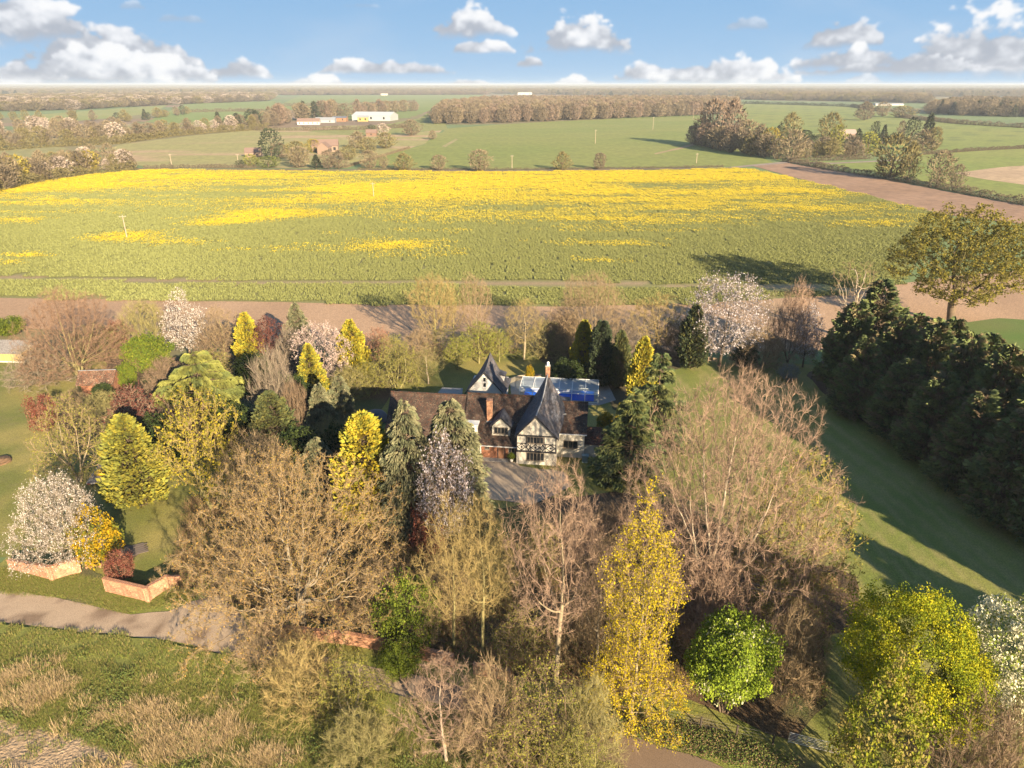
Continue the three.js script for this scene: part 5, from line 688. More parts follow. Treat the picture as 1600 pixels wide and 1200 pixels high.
{ // flatbed trailer with a yellow load
  const a = at(138, 762), b = at(168, 760), c = at(152, 731), w = Math.hypot(b.x - a.x, b.z - a.z), L = Math.hypot(c.x - a.x, c.z - a.z), t = thing('flatbed_trailer', 'flatbed trailer with wooden deck and a red and yellow rear board', 'trailer', a.clone().setY(0.05), -Math.atan2(b.z - a.z, b.x - a.x) + 0.06), y = 0.62;
  const deck = std(rgb(0.28, 0.25, 0.24), 0.9, { map: boardMap }); const n = 12; for (let i = 0; i < n; i++) part('plank', new THREE.BoxGeometry(w, 0.05, L / n * 0.93).translate(w / 2, y + 0.025 + (i % 2) * 0.003, -L * (i + 0.5) / n), i % 4 === 1 ? std(rgb(0.42, 0.38, 0.33), 0.9) : deck, t);
  part('side_rail', box(-0.08, 0, y - 0.15, y + 0.1, -L, 0), std(rgb(0.36, 0.35, 0.35), 0.5), t); part('side_rail', box(w, w + 0.08, y - 0.15, y + 0.1, -L, 0), std(rgb(0.36, 0.35, 0.35), 0.5), t); part('chassis', box(w * 0.3, w * 0.7, y - 0.22, y - 0.003, -L - 0.9, -0.1), timber, t);
  const lb = part('light_board', box(-0.05, w + 0.05, y - 0.16, y + 0.02, 0.004, 0.06), std(rgb(0.55, 0.5, 0.45), 0.6), t); for (const x of [0, w - 0.42]) part('lamp', box(x, x + 0.42, y - 0.14, y, 0.062, 0.09), std(rgb(0.5, 0.06, 0.03), 0.4), lb); part('number_plate', box(w * 0.42, w * 0.66, y - 0.13, y - 0.01, 0.062, 0.08), std(rgb(0.65, 0.5, 0.02), 0.5), lb);
  for (const x of [-0.02, w + 0.02]) for (const z of [-L * 0.42, -L * 0.62]) { const wh = part('wheel', new THREE.CylinderGeometry(0.3, 0.3, 0.2, 16).rotateZ(Math.PI / 2).translate(x, 0.3, z), timber, t); part('hub', new THREE.CylinderGeometry(0.13, 0.13, 0.22, 10).rotateZ(Math.PI / 2).translate(x, 0.3, z), lead, wh); }
  const p = at(159, 741, 0.7), g = new THREE.TorusGeometry(0.55, 0.26, 8, 18).rotateX(Math.PI / 2); const s = thing('yellow_dinghy', 'bright yellow rounded tub lying on the trailer', 'tub', p.setY(y + 0.1), 0.2), ym = std(rgb(0.62, 0.42, 0.01), 0.5); part('rim', g.scale(1.15, 1, 0.85).translate(0, 0.28, 0), ym, s); part('bottom', new THREE.CylinderGeometry(0.6, 0.5, 0.2, 18).scale(1, 1, 0.8).translate(0, 0.13, 0), ym, s);
}
{ const c = at(588, 657), g = new THREE.SphereGeometry(2, 30, 14, 0, Math.PI * 2, 0, Math.PI / 2), p = g.attributes.position; for (let i = 0; i < p.count; i++) { const x = p.getX(i), y = p.getY(i), z = p.getZ(i), a = Math.atan2(z, x), f = 1 + 0.07 * Math.sin(a * 7 + y) + 0.06 * vnoise(a * 4, y * 3, 4); p.setXYZ(i, x * f, y * 0.95, z * f * 0.8); } g.computeVertexNormals(); const m = thing('covered_mound', 'dark blue-grey tarpaulin over a domed heap beside the long roof', 'tarpaulin', c.setY(0.02)); part('tarpaulin', g, std(rgb(0.075, 0.08, 0.10), 0.6), m); part('hem', new THREE.TorusGeometry(1.95, 0.06, 6, 30).rotateX(Math.PI / 2).scale(1.02, 1, 0.83).translate(0, 0.05, 0), std(rgb(0.05, 0.055, 0.07), 0.6), m); }
{ // bench
  const b = thing('garden_bench', 'weathered wooden garden bench on the lawn beside the dark conifer', 'bench', at(1113, 567).setY(0.05), -0.35), m = std(rgb(0.34, 0.26, 0.18), 0.9);
  for (let i = 0; i < 4; i++) part('seat_slat', box(-0.9, 0.9, 0.43, 0.46, -0.22 + i * 0.12, -0.12 + i * 0.12), m, b); for (let i = 0; i < 3; i++) part('back_slat', box(-0.9, 0.9, 0.55 + i * 0.15, 0.66 + i * 0.15, -0.3, -0.26), m, b);
  for (const x of [-0.85, 0.79]) { part('leg', box(x, x + 0.06, 0, 0.62, 0.2, 0.26), m, b); part('leg', box(x, x + 0.06, 0, 0.98, -0.3, -0.262), m, b); part('armrest', box(x - 0.01, x + 0.07, 0.62, 0.66, -0.26, 0.28), m, b); }
}
{ // field gate and post fence by the lane
  const a = at(1231, 1161), b = at(1310, 1181), L = Math.hypot(b.x - a.x, b.z - a.z), gal = std(rgb(0.5, 0.5, 0.48), 0.35, { metalness: 0.7 }), g = thing('field_gate', 'galvanised seven-bar field gate beside the lime-green shrub', 'gate', a.clone().setY(0.05), -Math.atan2(b.z - a.z, b.x - a.x));
  const bar = (len, r) => new THREE.CylinderGeometry(r, r, len, 6).rotateZ(Math.PI / 2); for (let i = 0; i < 7; i++) part('bar', bar(L, i === 0 || i === 6 ? 0.028 : 0.018).translate(L / 2, 0.15 + i * 0.165, 0), gal, g); for (const x of [0, L * 0.5, L]) part('upright', new THREE.CylinderGeometry(0.028, 0.028, 1.05, 6).translate(x, 0.64, 0), gal, g); part('foot', G.cyl(0.03, 0.03, 0.2, 0, 0, 0), gal, g); part('foot', G.cyl(0.03, 0.03, 0.2, L, 0, 0), gal, g);
  const pts = [[1041, 1126], [1094, 1138], [1150, 1151], [1207, 1164]].map(([x, y]) => at(x, y)), f = thing('post_fence', 'dark post and wire fence leading to the field gate', 'fence', pts[0].clone().setY(0.04)), dk = std(rgb(0.05, 0.038, 0.03), 0.95), wire = std(rgb(0.12, 0.11, 0.1), 0.6);
  pts.forEach((p) => { const q = p.clone().sub(pts[0]); part('post', G.cyl(0.09, 0.08, 1.25, q.x, 0, q.z, 7), dk, f); });
  for (let i = 0; i < 3; i++) for (const y of [0.45, 0.8, 1.15]) { const p = pts[i].clone().sub(pts[0]), q = pts[i + 1].clone().sub(pts[0]), d = q.clone().sub(p), l = d.length(); part('wire', new THREE.CylinderGeometry(0.012, 0.012, l, 4).rotateZ(Math.PI / 2).rotateY(-Math.atan2(d.z, d.x)).translate((p.x + q.x) / 2, y, (p.z + q.z) / 2), wire, f); }
}
{ // oil tank and pots by the house
  const t = thing('storage_box', 'grey-green storage box against the right house wall', 'box', at(914, 724).setY(0.06), ROT); part('body', box(-0.45, 0.45, 0, 1.05, -0.7, 0), std(rgb(0.16, 0.22, 0.22), 0.7), t); part('lid', box(-0.5, 0.5, 1.05, 1.12, -0.75, 0.05), std(rgb(0.2, 0.27, 0.27), 0.6), t);
  for (const [x, y, l] of [[799, 722, 'potted shrub beside the half-timbered gable'], [748, 722, 'potted shrub at the left end of the porch']]) { const p = thing('potted_shrub', l, 'plant', at(x, y).setY(0.12)); part('pot', new THREE.LatheGeometry([[0, 0], [0.22, 0], [0.32, 0.5], [0.35, 0.5], [0.35, 0.56], [0.28, 0.56], [0.26, 0.4], [0, 0.4]].map((q) => new THREE.Vector2(...q)), 14), whitePaint, p); const f = part('foliage', greenBush().foliage, leafMat, p, 'stuff'); f.scale.setScalar(0.22); f.position.y = 0.42; }
}
{ // the neighbour's outbuilding at the left edge
  const N = thing('outbuilding', 'long outbuilding with grey roof and ochre boarded wall beyond the left lawn', 'outbuilding', at(36, 567).setY(0.03), -0.06);
  part('wall', box(-16, 0, 0.25, 2.0, -6, 0), std(rgb(0.50, 0.34, 0.13), 0.9, { map: boardMap }), N); part('plinth', box(-16.05, 0.05, 0, 0.25, -6.05, 0.05), plasterWhite, N);
  part('roof', merge([slab([[-16.3, 1.95, 0.4], [0.3, 1.95, 0.4], [0.3, 3.6, -3], [-16.3, 3.6, -3]], 0.1), slab([[0.3, 1.95, -6.4], [-16.3, 1.95, -6.4], [-16.3, 3.6, -3], [0.3, 3.6, -3]], 0.1)]), std(rgb(0.30, 0.28, 0.27), 0.9, { map: litterDetail }), N); part('gable_wall', slab([[0, 2, 0], [0, 2, -6], [0, 3.5, -3]], 0.12), plaster, N);
  T(greenBush, leaves, 'boundary_bush', 'bright green bush behind the outbuilding at the left edge', 'shrub', 14, 522, 497, 46); T(greenBush, leaves, 'boundary_bush', 'bright green bush behind the outbuilding beside the big rusty tree', 'shrub', -18, 520, 498, 46);
}
{ const p = thing('soil_heap', 'low round brown heap at the edge of the left lawn', 'heap', at(2, 722).setY(0.03)), g = new THREE.SphereGeometry(1.3, 24, 8, 0, 6.2832, 0, 1.5708), q = g.attributes.position; for (let i = 0; i < q.count; i++) { const f = 1 + 0.15 * vnoise(q.getX(i) * 2 + 9, q.getZ(i) * 2, 3); q.setXYZ(i, q.getX(i) * f, q.getY(i) * 0.5 * f, q.getZ(i) * f); } g.computeVertexNormals(); part('soil', g, std(rgb(0.2, 0.12, 0.065), 0.95, { map: litterDetail }), p); }
{ const R = rng(8), g = thing('timber_pile', 'grey planks laid on the ground by the golden shrub', 'planks', at(178, 876).setY(0.12), 0.5), m = [std(rgb(0.15, 0.12, 0.1), 0.9), std(rgb(0.12, 0.095, 0.08), 0.9)]; for (let i = 0; i < 9; i++) part('plank', new THREE.BoxGeometry(3.4 + R() * 0.6, 0.03, 0.23).rotateY((R() - 0.5) * 0.08).translate(1.6 + (R() - 0.5) * 0.3, 0.02 + (i % 2) * 0.004, -i * 0.24), m[i % 2], g); }

// ---------- the country beyond ----------
function farGeo(o) {   // a tree seen from afar: trunk, limbs, and a crown of small slivers spread through its volume
  const R = rng(o.seed), m = new Mesher(), t = new Mesher(), H = 12, W = o.W ?? 10, one = [1, 1, 1], lo = o.low ?? 0.12;
  t.tube(new V3(), new V3(0, H * 0.45, 0), 0.3, 0.2, 5, one);
  for (let i = 0; i < 6; i++) { const a = R() * 6.28; t.tube(new V3(0, H * (0.2 + R() * 0.25), 0), new V3(Math.cos(a) * W * 0.3, H * (0.55 + R() * 0.3), Math.sin(a) * W * 0.3), 0.14, 0.05, 4, one); }
  for (let i = 0; i < o.n; i++) {
    const u = R(), a = R() * 6.2832, r = o.profile(u) * W / 2 * Math.pow(R(), 0.35) * (0.5 + 0.8 * vnoise(a * 2.2 + 3, u * 5, o.seed)), c = new V3(Math.cos(a) * r, H * (lo + (1 - lo) * u), Math.sin(a) * r), d = new V3(Math.cos(a) * 0.6, o.up, Math.sin(a) * 0.6).addScaledVector(rand3(R), 0.6).normalize(), s = new V3().crossVectors(d, rand3(R)).normalize(), L = o.len * (0.6 + R() * 0.8), w = o.wid * (0.6 + R() * 0.8), b = 0.65 + R() * 0.7;
    m.tri(c.x - s.x * w, c.y - s.y * w, c.z - s.z * w, c.x + s.x * w, c.y + s.y * w, c.z + s.z * w, c.x + d.x * L, Math.max(0.05, c.y + d.y * L), c.z + d.z * L, [b, b, b]);
  }
  return { trunk: t.geo(), crown: m.geo(), H, W };
}
const farBare = [1, 2, 3].map((s) => farGeo({ seed: 300 + s, n: 1100, profile: s === 2 ? OVAL : ROUND, up: 0.7, len: 1.2, wid: 0.17, low: 0.03 })), farFull = [1, 2].map((s) => farGeo({ seed: 310 + s, n: 700, profile: ROUND, up: 0.4, len: 0.9, wid: 0.30, low: 0.04 })), farCone = farGeo({ seed: 320, n: 700, profile: CONE, up: 0.1, len: 1.0, wid: 0.3, W: 7, low: 0.02 }), farHedge = farGeo({ seed: 330, n: 260, profile: DOME, up: 0.5, len: 1.5, wid: 0.45, W: 14, low: 0 });
const FAR = { brown: twigC(0.185, 0.145, 0.095), tan: twigC(0.24, 0.19, 0.115), olive: twigC(0.20, 0.17, 0.065), gold: twigC(0.30, 0.24, 0.04), pinkish: twigC(0.42, 0.34, 0.29), dark: twigC(0.045, 0.058, 0.026), green: twigC(0.15, 0.175, 0.04), rust: twigC(0.23, 0.165, 0.12), lime: twigC(0.22, 0.22, 0.03) };
let farCount = 0;
function farTree(kind, x, z, h, w, label, group, name = 'far_tree') {
  const i = farCount++, g = kind === 'dark' ? (i % 2 ? farCone : farFull[0]) : ['pinkish', 'green', 'gold', 'lime'].includes(kind) ? farFull[i % 2] : farBare[i % 3];
  const o = thing(name, label, 'tree', new V3(x, 0.05, z), i * 1.9, group); o.scale.set(w / g.W, h / g.H, w / g.W); part('trunk', g.trunk, BARK.brown, o); part('crown', g.crown, FAR[kind], o, 'stuff'); return o;
}
const FR = rng(400);
function belt(pts, gap, hmin, hmax, kinds, label, group, wide = 0, name = 'hedgerow_tree') {   // trees along a line of ground pixels
  const P = pts.map(([x, y]) => at(x, y)); let carry = 0;
  for (let i = 0; i + 1 < P.length; i++) { const a = P[i], b = P[i + 1], L = a.distanceTo(b); let s = carry; for (; s < L; s += gap * (0.6 + FR() * 0.8)) { const p = a.clone().lerp(b, s / L), h = lerp(hmin, hmax, FR()), kind = kinds[Math.floor(FR() * kinds.length)]; farTree(kind, p.x + (FR() - 0.5) * wide, p.z + (FR() - 0.5) * wide, h, h * (0.75 + FR() * 0.45), label, group, name); } carry = s - L; }
}
function hedge(pts, h, kind, label) {
  const P = pts.map(([x, y]) => at(x, y)), H = thing('hedgerow', label, 'hedge', P[0].clone().setY(0.03)), M = []; const m = new THREE.Matrix4(), q = new THREE.Quaternion(), up = new V3(0, 1, 0);
  for (let i = 0; i + 1 < P.length; i++) { const L = P[i].distanceTo(P[i + 1]), n = Math.ceil(L / (h * 0.7)); for (let k = 0; k < n; k++) { const p = P[i].clone().lerp(P[i + 1], (k + FR() * 0.6) / n).sub(P[0]), s = h * (0.7 + FR() * 0.6); m.compose(new V3(p.x, 0, p.z + (FR() - 0.5) * h * 0.3), q.setFromAxisAngle(up, FR() * 6.28), new V3(s / 9, s / 12, s / 9)); M.push(m.clone()); } }
  const im = shade(new THREE.InstancedMesh(farHedge.crown, FAR[kind], M.length)); M.forEach((a, i) => im.setMatrixAt(i, a)); im.name = 'foliage'; im.userData.kind = 'stuff'; H.add(im);
}
function woodland(label, category, poly, gap, hmin, hmax, kinds, seed) {   // a wood that reads as one mass
  const P = px2(poly), R = rng(seed); let x0 = 1e9, x1 = -1e9, z0 = 1e9, z1 = -1e9; for (const [x, z] of P) { x0 = Math.min(x0, x); x1 = Math.max(x1, x); z0 = Math.min(z0, z); z1 = Math.max(z1, z); }
  const by = {}; const m = new THREE.Matrix4(), q = new THREE.Quaternion(), up = new V3(0, 1, 0);
  for (let x = x0; x < x1; x += gap) for (let z = z0; z < z1; z += gap) { const X = x + (R() - 0.5) * gap, Z = z + (R() - 0.5) * gap; if (!inside(P, X, Z)) continue; const k = kinds[Math.floor(R() * kinds.length)], h = lerp(hmin, hmax, R()), w = Math.min(gap * (1.1 + R() * 0.6), 40 + R() * 8); (by[k] ??= []).push(m.compose(new V3(X, 0, Z), q.setFromAxisAngle(up, R() * 6.28), new V3(w / 10, h / 12, w / 10)).clone()); }
  const W = thing('woodland', label, category, new V3(0, 0.03, 0)); W.userData.kind = 'stuff';
  for (const k in by) { const im = shade(new THREE.InstancedMesh(k === 'dark' ? farCone.crown : ['pinkish', 'green', 'gold'].includes(k) ? farFull[0].crown : farBare[0].crown, FAR[k], by[k].length)); by[k].forEach((a, i) => im.setMatrixAt(i, a)); im.name = 'crowns'; im.userData.kind = 'stuff'; W.add(im); }
}
// belt of scrub at the left edge of the rape field
belt([[-60, 318], [0, 294], [60, 282], [130, 270], [200, 264]], 5, 9, 15, ['brown', 'olive', 'tan', 'olive', 'tan', 'brown', 'pinkish', 'gold'], 'tree in the mixed belt along the left edge of the yellow field', 'tree belt beside the rape field', 10);
belt([[-60, 305], [0, 283], [60, 272], [130, 262], [180, 258]], 8, 9, 14, ['brown', 'tan', 'olive', 'brown'], 'tree in the mixed belt along the left edge of the yellow field', 'tree belt beside the rape field', 12);
belt([[150, 268], [185, 265], [215, 263]], 5, 5, 9, ['pinkish', 'pinkish', 'brown'], 'pale blossoming thorn at the end of the mixed belt', 'blossoming thorns by the rape field', 6, 'blossom_thorn');
hedge([[-60, 322], [0, 297.5], [60, 286], [130, 274], [210, 265]], 5, 'olive', 'scrubby undergrowth at the foot of the mixed belt by the rape field');
hedge([[-40, 238], [60, 231], [130, 227], [180, 225], [260, 214], [330, 208], [420, 202]], 6, 'olive', 'thick undergrowth below the hedgerow trees above the pale field');
// second belt beyond
belt([[-40, 234], [60, 228], [130, 224], [180, 222], [260, 212], [330, 206], [420, 200]], 9, 10, 17, ['brown', 'olive', 'tan', 'brown', 'olive', 'pinkish'], 'tree in the hedgerow above the pale field', 'hedgerow trees above the pale field', 14);
belt([[-40, 222], [60, 216], [130, 214], [190, 214]], 11, 12, 19, ['brown', 'tan', 'brown', 'pinkish'], 'tree in the wooded strip left of the pale field', 'wooded strip left of the pale field', 20);
belt([[-40, 212], [60, 207], [170, 208]], 14, 12, 18, ['brown', 'pinkish', 'tan'], 'tree in the wooded strip left of the pale field', 'wooded strip left of the pale field', 26);
belt([[0, 188], [60, 190], [120, 187], [200, 190], [230, 186], [290, 178]], 30, 10, 16, ['brown', 'brown', 'olive', 'dark'], 'tree in the hedge between the far left fields', 'hedge trees between far left fields', 20);
belt([[428, 196], [450, 190], [520, 184], [560, 184]], 14, 18, 28, ['brown', 'tan', 'rust', 'brown', 'dark'], 'tall bare tree round the farmyard', 'trees round the farmyard', 24);
belt([[350, 204], [400, 200], [430, 197]], 14, 14, 22, ['brown', 'tan', 'dark'], 'tall bare tree round the farmyard', 'trees round the farmyard', 20);
belt([[560, 180], [600, 176], [655, 173]], 16, 16, 24, ['brown', 'rust', 'tan'], 'bare tree in the shelter belt behind the big barn', 'shelter belt behind the big barn', 24);
// copse with the red-roofed house
for (const [x, y, t, w, k, l] of [[425, 250, 202, 40, 'dark', 'tall dark evergreen in the copse round the red-roofed house'], [465, 254, 222, 40, 'olive', 'olive tree in the copse round the red-roofed house'], [392, 260, 242, 30, 'lime', 'yellow-green bush at the left end of the copse'], [420, 262, 244, 40, 'green', 'broad green evergreen at the front of the copse'], [377, 262, 250, 18, 'dark', 'low dark bush at the left tip of the copse'], [468, 262, 230, 38, 'tan', 'round tan tree at the front of the copse'], [440, 246, 224, 30, 'brown', 'brown tree behind the broad green evergreen'], [495, 263, 242, 22, 'dark', 'dark evergreen below the red-roofed house'], [513, 264, 236, 26, 'brown', 'bare tree in front of the red-roofed house'], [530, 264, 236, 28, 'brown', 'bare tree right of the red-roofed house'], [490, 238, 218, 28, 'gold', 'yellowish tree left of the red-roofed house'], [545, 250, 228, 30, 'olive', 'olive tree at the right end of the copse'], [560, 232, 206, 34, 'tan', 'tan tree near the small barn'], [575, 240, 216, 34, 'olive', 'olive tree below the small barn'], [603, 232, 208, 34, 'olive', 'olive hedge tree right of the small barn'], [599, 212, 193, 22, 'pinkish', 'creamy blossom tree beside the small barn'], [580, 206, 195, 14, 'dark', 'small dark conifer beside the creamy blossom tree'], [643, 212, 188, 32, 'brown', 'round brown tree alone on the green slope'], [676, 218, 204, 16, 'tan', 'small tan bush on the green slope'], [578, 263, 236, 30, 'tan', 'bare tree on the road left of the round one'], [600, 263, 242, 16, 'tan', 'slim bare tree on the road'], [631, 266, 240, 34, 'olive', 'round olive bare tree on the road'], [686, 266, 243, 28, 'tan', 'pale bare tree on the road behind the rape'], [750, 268, 235, 38, 'tan', 'large round bare tree on the road behind the rape'], [878, 266, 238, 30, 'olive', 'olive round tree on the road behind the rape'], [937, 265, 240, 24, 'brown', 'small brown round tree on the road behind the rape']]) { const p = at(x, y), h = Math.max(3, heightAt(t, -p.z)); farTree(k, p.x, p.z, h, w / F * depthAt(-p.z, h / 2), l, undefined, 'far_tree'); }
// the wood on the skyline and those beside it
woodland('long brown leafless wood on the skyline above the green field', 'wood', [[678, 194], [760, 193], [900, 188], [1060, 182], [1150, 178], [1150, 164], [1050, 162], [900, 163], [760, 164], [690, 176]], 13, 17, 24, ['brown', 'brown', 'tan', 'rust'], 501);
woodland('dark mixed wood on the far right skyline', 'wood', [[1450, 178], [1500, 181], [1720, 186], [1720, 168], [1500, 164]], 15, 16, 24, ['brown', 'brown', 'dark', 'tan'], 502);
woodland('leafless wood beyond the far right green field', 'wood', [[1150, 156], [1300, 158], [1450, 162], [1450, 154], [1300, 150], [1170, 151]], 24, 14, 24, ['brown', 'tan', 'olive'], 503);
woodland('wooded country on the far left skyline', 'wood', [[-80, 176], [120, 172], [260, 164], [420, 158], [430, 150], [200, 150], [-80, 156]], 26, 12, 20, ['brown', 'brown', 'tan', 'olive', 'pinkish'], 504);
woodland('distant wooded country along the horizon', 'wood', [[-120, 149], [400, 149], [760, 146.5], [1000, 150], [1720, 152], [1720, 141.5], [-120, 140.5]], 46, 14, 24, ['brown', 'brown', 'olive', 'tan', 'dark'], 505);
woodland('tree line behind the far green field', 'wood', [[440, 149], [760, 148], [760, 145.5], [440, 146]], 30, 12, 18, ['brown', 'tan', 'rust', 'dark'], 506);
woodland('faint tree lines just under the horizon', 'wood', [[-160, 139.6], [1760, 139.6], [1760, 135.5], [-160, 135.5]], 95, 16, 32, ['brown', 'olive'], 507);
// right: spinney with evergreens, road hedges
for (const [x, y, t, w, k, l] of [[1112, 228, 158, 52, 'rust', 'tall pinkish bare tree at the end of the spinney'], [1140, 232, 158, 52, 'rust', 'tall pinkish bare tree inside the spinney'], [1165, 240, 190, 44, 'tan', 'tan tree in the spinney'], [1095, 226, 185, 34, 'brown', 'brown tree at the tip of the spinney'], [1185, 244, 196, 36, 'brown', 'brown tree in the middle of the spinney'], [1202, 245, 200, 34, 'gold', 'yellow tree in the spinney'], [1238, 250, 205, 44, 'tan', 'round tan tree at the foot of the spinney'], [1232, 226, 178, 40, 'olive', 'large olive tree behind the spinney'], [1293, 234, 178, 40, 'olive', 'tall olive tree in the farm garden'], [1305, 240, 196, 26, 'lime', 'light green tree beside the tall olive one'], [1285, 243, 215, 40, 'brown', 'brown thicket in the farm garden'], [1275, 246, 222, 26, 'olive', 'creamy olive bush in the farm garden'], [1355, 240, 207, 32, 'lime', 'yellow-green willow in the farm garden'], [1338, 232, 202, 24, 'dark', 'dark evergreen behind the willow'], [1365, 222, 190, 18, 'dark', 'small dark spruce behind the willow'], [1378, 226, 196, 18, 'dark', 'dark spruce right of the willow'], [1420, 226, 184, 26, 'dark', 'dark pine in the farm garden'], [1446, 226, 178, 28, 'dark', 'tallest dark pine in the farm garden'], [1405, 222, 190, 14, 'brown', 'slim brown tree beside the pines'], [1440, 236, 204, 40, 'tan', 'tan tree below the pines'], [1456, 236, 200, 28, 'olive', 'olive tree right of the pines'], [1390, 280, 212, 66, 'olive', 'large round bare roadside tree on the right'], [1417, 284, 224, 32, 'olive', 'ivy-clad roadside tree right of the large round one'], [1465, 288, 238, 44, 'tan', 'open bare hedge tree on the right'], [1492, 295, 258, 26, 'brown', 'small bare hedge tree on the right'], [1350, 188, 160, 34, 'brown', 'brown tree on the far right road'], [1378, 182, 160, 24, 'tan', 'tan tree on the far right road'], [1410, 184, 166, 40, 'olive', 'olive bush on the far right road'], [1335, 246, 222, 34, 'brown', 'brown thicket below the willow'], [1322, 246, 226, 20, 'tan', 'tan thicket left of the willow'], [1255, 232, 204, 30, 'dark', 'dark hedge tree behind the spinney'], [1215, 214, 196, 16, 'dark', 'dark bush behind the yellow tree']]) { const p = at(x, y), h = Math.max(3, heightAt(t, -p.z)); farTree(k, p.x, p.z, h, w / F * depthAt(-p.z, h / 2), l, undefined, 'far_tree'); }
belt([[1096, 227], [1130, 235], [1165, 242], [1210, 249]], 8, 12, 20, ['brown', 'tan', 'rust', 'brown', 'olive'], 'bare tree in the spinney beside the green field', 'trees of the spinney', 16);
belt([[1245, 247], [1290, 246], [1345, 244]], 11, 8, 14, ['brown', 'tan', 'olive', 'brown'], 'bushy tree along the road in front of the farm garden', 'roadside bushes by the farm garden', 12);
hedge([[1230, 228], [1290, 226], [1340, 224], [1400, 224]], 7, 'dark', 'tall dark evergreen hedge behind the farm garden');
hedge([[1225, 252], [1300, 266], [1350, 274], [1420, 286], [1500, 301], [1600, 320], [1720, 344]], 3.2, 'brown', 'trimmed brown hedge above the ploughed strip');
hedge([[1240, 251], [1300, 251], [1360, 248]], 3, 'brown', 'brown hedge along the road to the spinney');
hedge([[1440, 242], [1520, 236], [1600, 232], [1700, 230]], 2.4, 'brown', 'thin hedge between two green fields on the right');
hedge([[1400, 183], [1500, 194], [1600, 200], [1720, 205]], 5, 'brown', 'dark hedge below the mixed wood on the right');
hedge([[1160, 162], [1240, 164], [1330, 167], [1380, 175]], 6, 'dark', 'dark hedge at the back of the far right green field');
hedge([[225, 263.5], [300, 262], [400, 263]], 2, 'brown', 'low hedge between the rape field and the pale field');
hedge([[560, 265], [700, 265.5], [800, 265.5], [1000, 263.5], [1130, 261]], 1.2, 'brown', 'low roadside hedge behind the rape field');
hedge([[400, 204], [480, 204], [560, 203], [640, 199]], 4, 'brown', 'scrubby hedge below the farmyard');
hedge([[540, 262], [600, 244], [640, 232]], 1.5, 'tan', 'rough grassy bank at the edge of the green slope');
hedge([[280, 176], [360, 174], [420, 175]], 5, 'brown', 'faint hedge across the far left green field');
hedge([[432, 166], [560, 164], [650, 160]], 6, 'brown', 'faint hedge across the far green field');
// farm buildings
const farWhite = std(rgb(0.46, 0.44, 0.41), 0.9), farGrey = std(rgb(0.26, 0.28, 0.30), 0.6), farRed = std(rgb(0.17, 0.115, 0.095), 0.9), farBrick = std(rgb(0.22, 0.155, 0.12), 0.9);
function building(name, label, px, py, wpx, depth, eave, ridge, wall, roof, turn = 0, doors = 2) {
  const p = at(px, py), w = wpx / F * depthAt(-p.z, 0), B = thing(name, label, 'building', p.setY(0.1), turn);
  part('wall', merge([box(-w / 2, w / 2, 0, eave, -depth, 0), slab([[-w / 2, eave, -depth], [-w / 2, eave, 0], [-w / 2, ridge, -depth / 2]], 0.2), slab([[w / 2, eave, 0], [w / 2, eave, -depth], [w / 2, ridge, -depth / 2]], 0.2)]), wall, B);
  part('roof', merge([slab([[-w / 2 - 0.4, eave - 0.1, 0.5], [w / 2 + 0.4, eave - 0.1, 0.5], [w / 2 + 0.4, ridge + 0.15, -depth / 2], [-w / 2 - 0.4, ridge + 0.15, -depth / 2]], 0.2), slab([[w / 2 + 0.4, eave - 0.1, -depth - 0.5], [-w / 2 - 0.4, eave - 0.1, -depth - 0.5], [-w / 2 - 0.4, ridge + 0.15, -depth / 2], [w / 2 + 0.4, ridge + 0.15, -depth / 2]], 0.2)]), roof, B);
  for (let i = 0; i < doors; i++) { const x = (i + 0.5) / doors * w - w / 2; part('window', box(x - eave * 0.18, x + eave * 0.18, eave * 0.3, eave * 0.75, 0.01, 0.12), glassDark, B); }
  return B;
}
building('barn', 'large pale barn with a light grey roof among farmyard trees', 580, 189, 62, 40, 7.5, 12, std(rgb(0.30, 0.32, 0.33), 0.8), std(rgb(0.40, 0.44, 0.47), 0.6), -0.15, 3);
building('farm_shed', 'yellow-doored shed in front of the large pale barn', 567, 190, 16, 10, 6, 8, std(rgb(0.33, 0.25, 0.09), 0.9), farGrey, 0.1, 2);
building('farmhouse', 'long low white farmhouse with a red tiled roof', 482, 195, 34, 9, 4, 8, farWhite, farRed, 0.1, 5);
building('farm_shed', 'grey-roofed shed right of the long farmhouse', 508, 192, 30, 14, 4, 7, farGrey, farGrey, 0.05, 2);
building('farm_shed', 'dark open shed with orange doors in the farmyard', 530, 190, 22, 14, 5, 7, std(rgb(0.25, 0.13, 0.07), 0.9), std(rgb(0.12, 0.13, 0.16), 0.8), 0, 2);
building('red_roofed_house', 'red-roofed house with two gables in the copse', 508, 238, 40, 10, 5, 9.5, farBrick, farRed, 0.15, 4);
building('red_roofed_house', 'front gabled wing of the red-roofed house in the copse', 516, 240, 14, 9, 5, 8.5, farBrick, farRed, 1.4, 2);
building('small_barn', 'small brown barn beside the creamy blossom tree', 580, 213, 16, 7, 3.5, 6.5, std(rgb(0.16, 0.1, 0.07), 0.9), farRed, 0, 1);
building('cottage', 'low brown-roofed cottage at the left end of the copse', 396, 246, 24, 8, 3.5, 6.5, farBrick, farRed, 0.2, 2);
building('cottage', 'white-gabled cottage in the farm garden on the right', 1267, 232, 14, 8, 4, 7, farWhite, farRed, 0.6, 2);
building('cottage', 'brown-roofed house behind the evergreens on the right', 1325, 218, 24, 9, 5, 9, farBrick, std(rgb(0.26, 0.2, 0.18), 0.9), 0, 3);
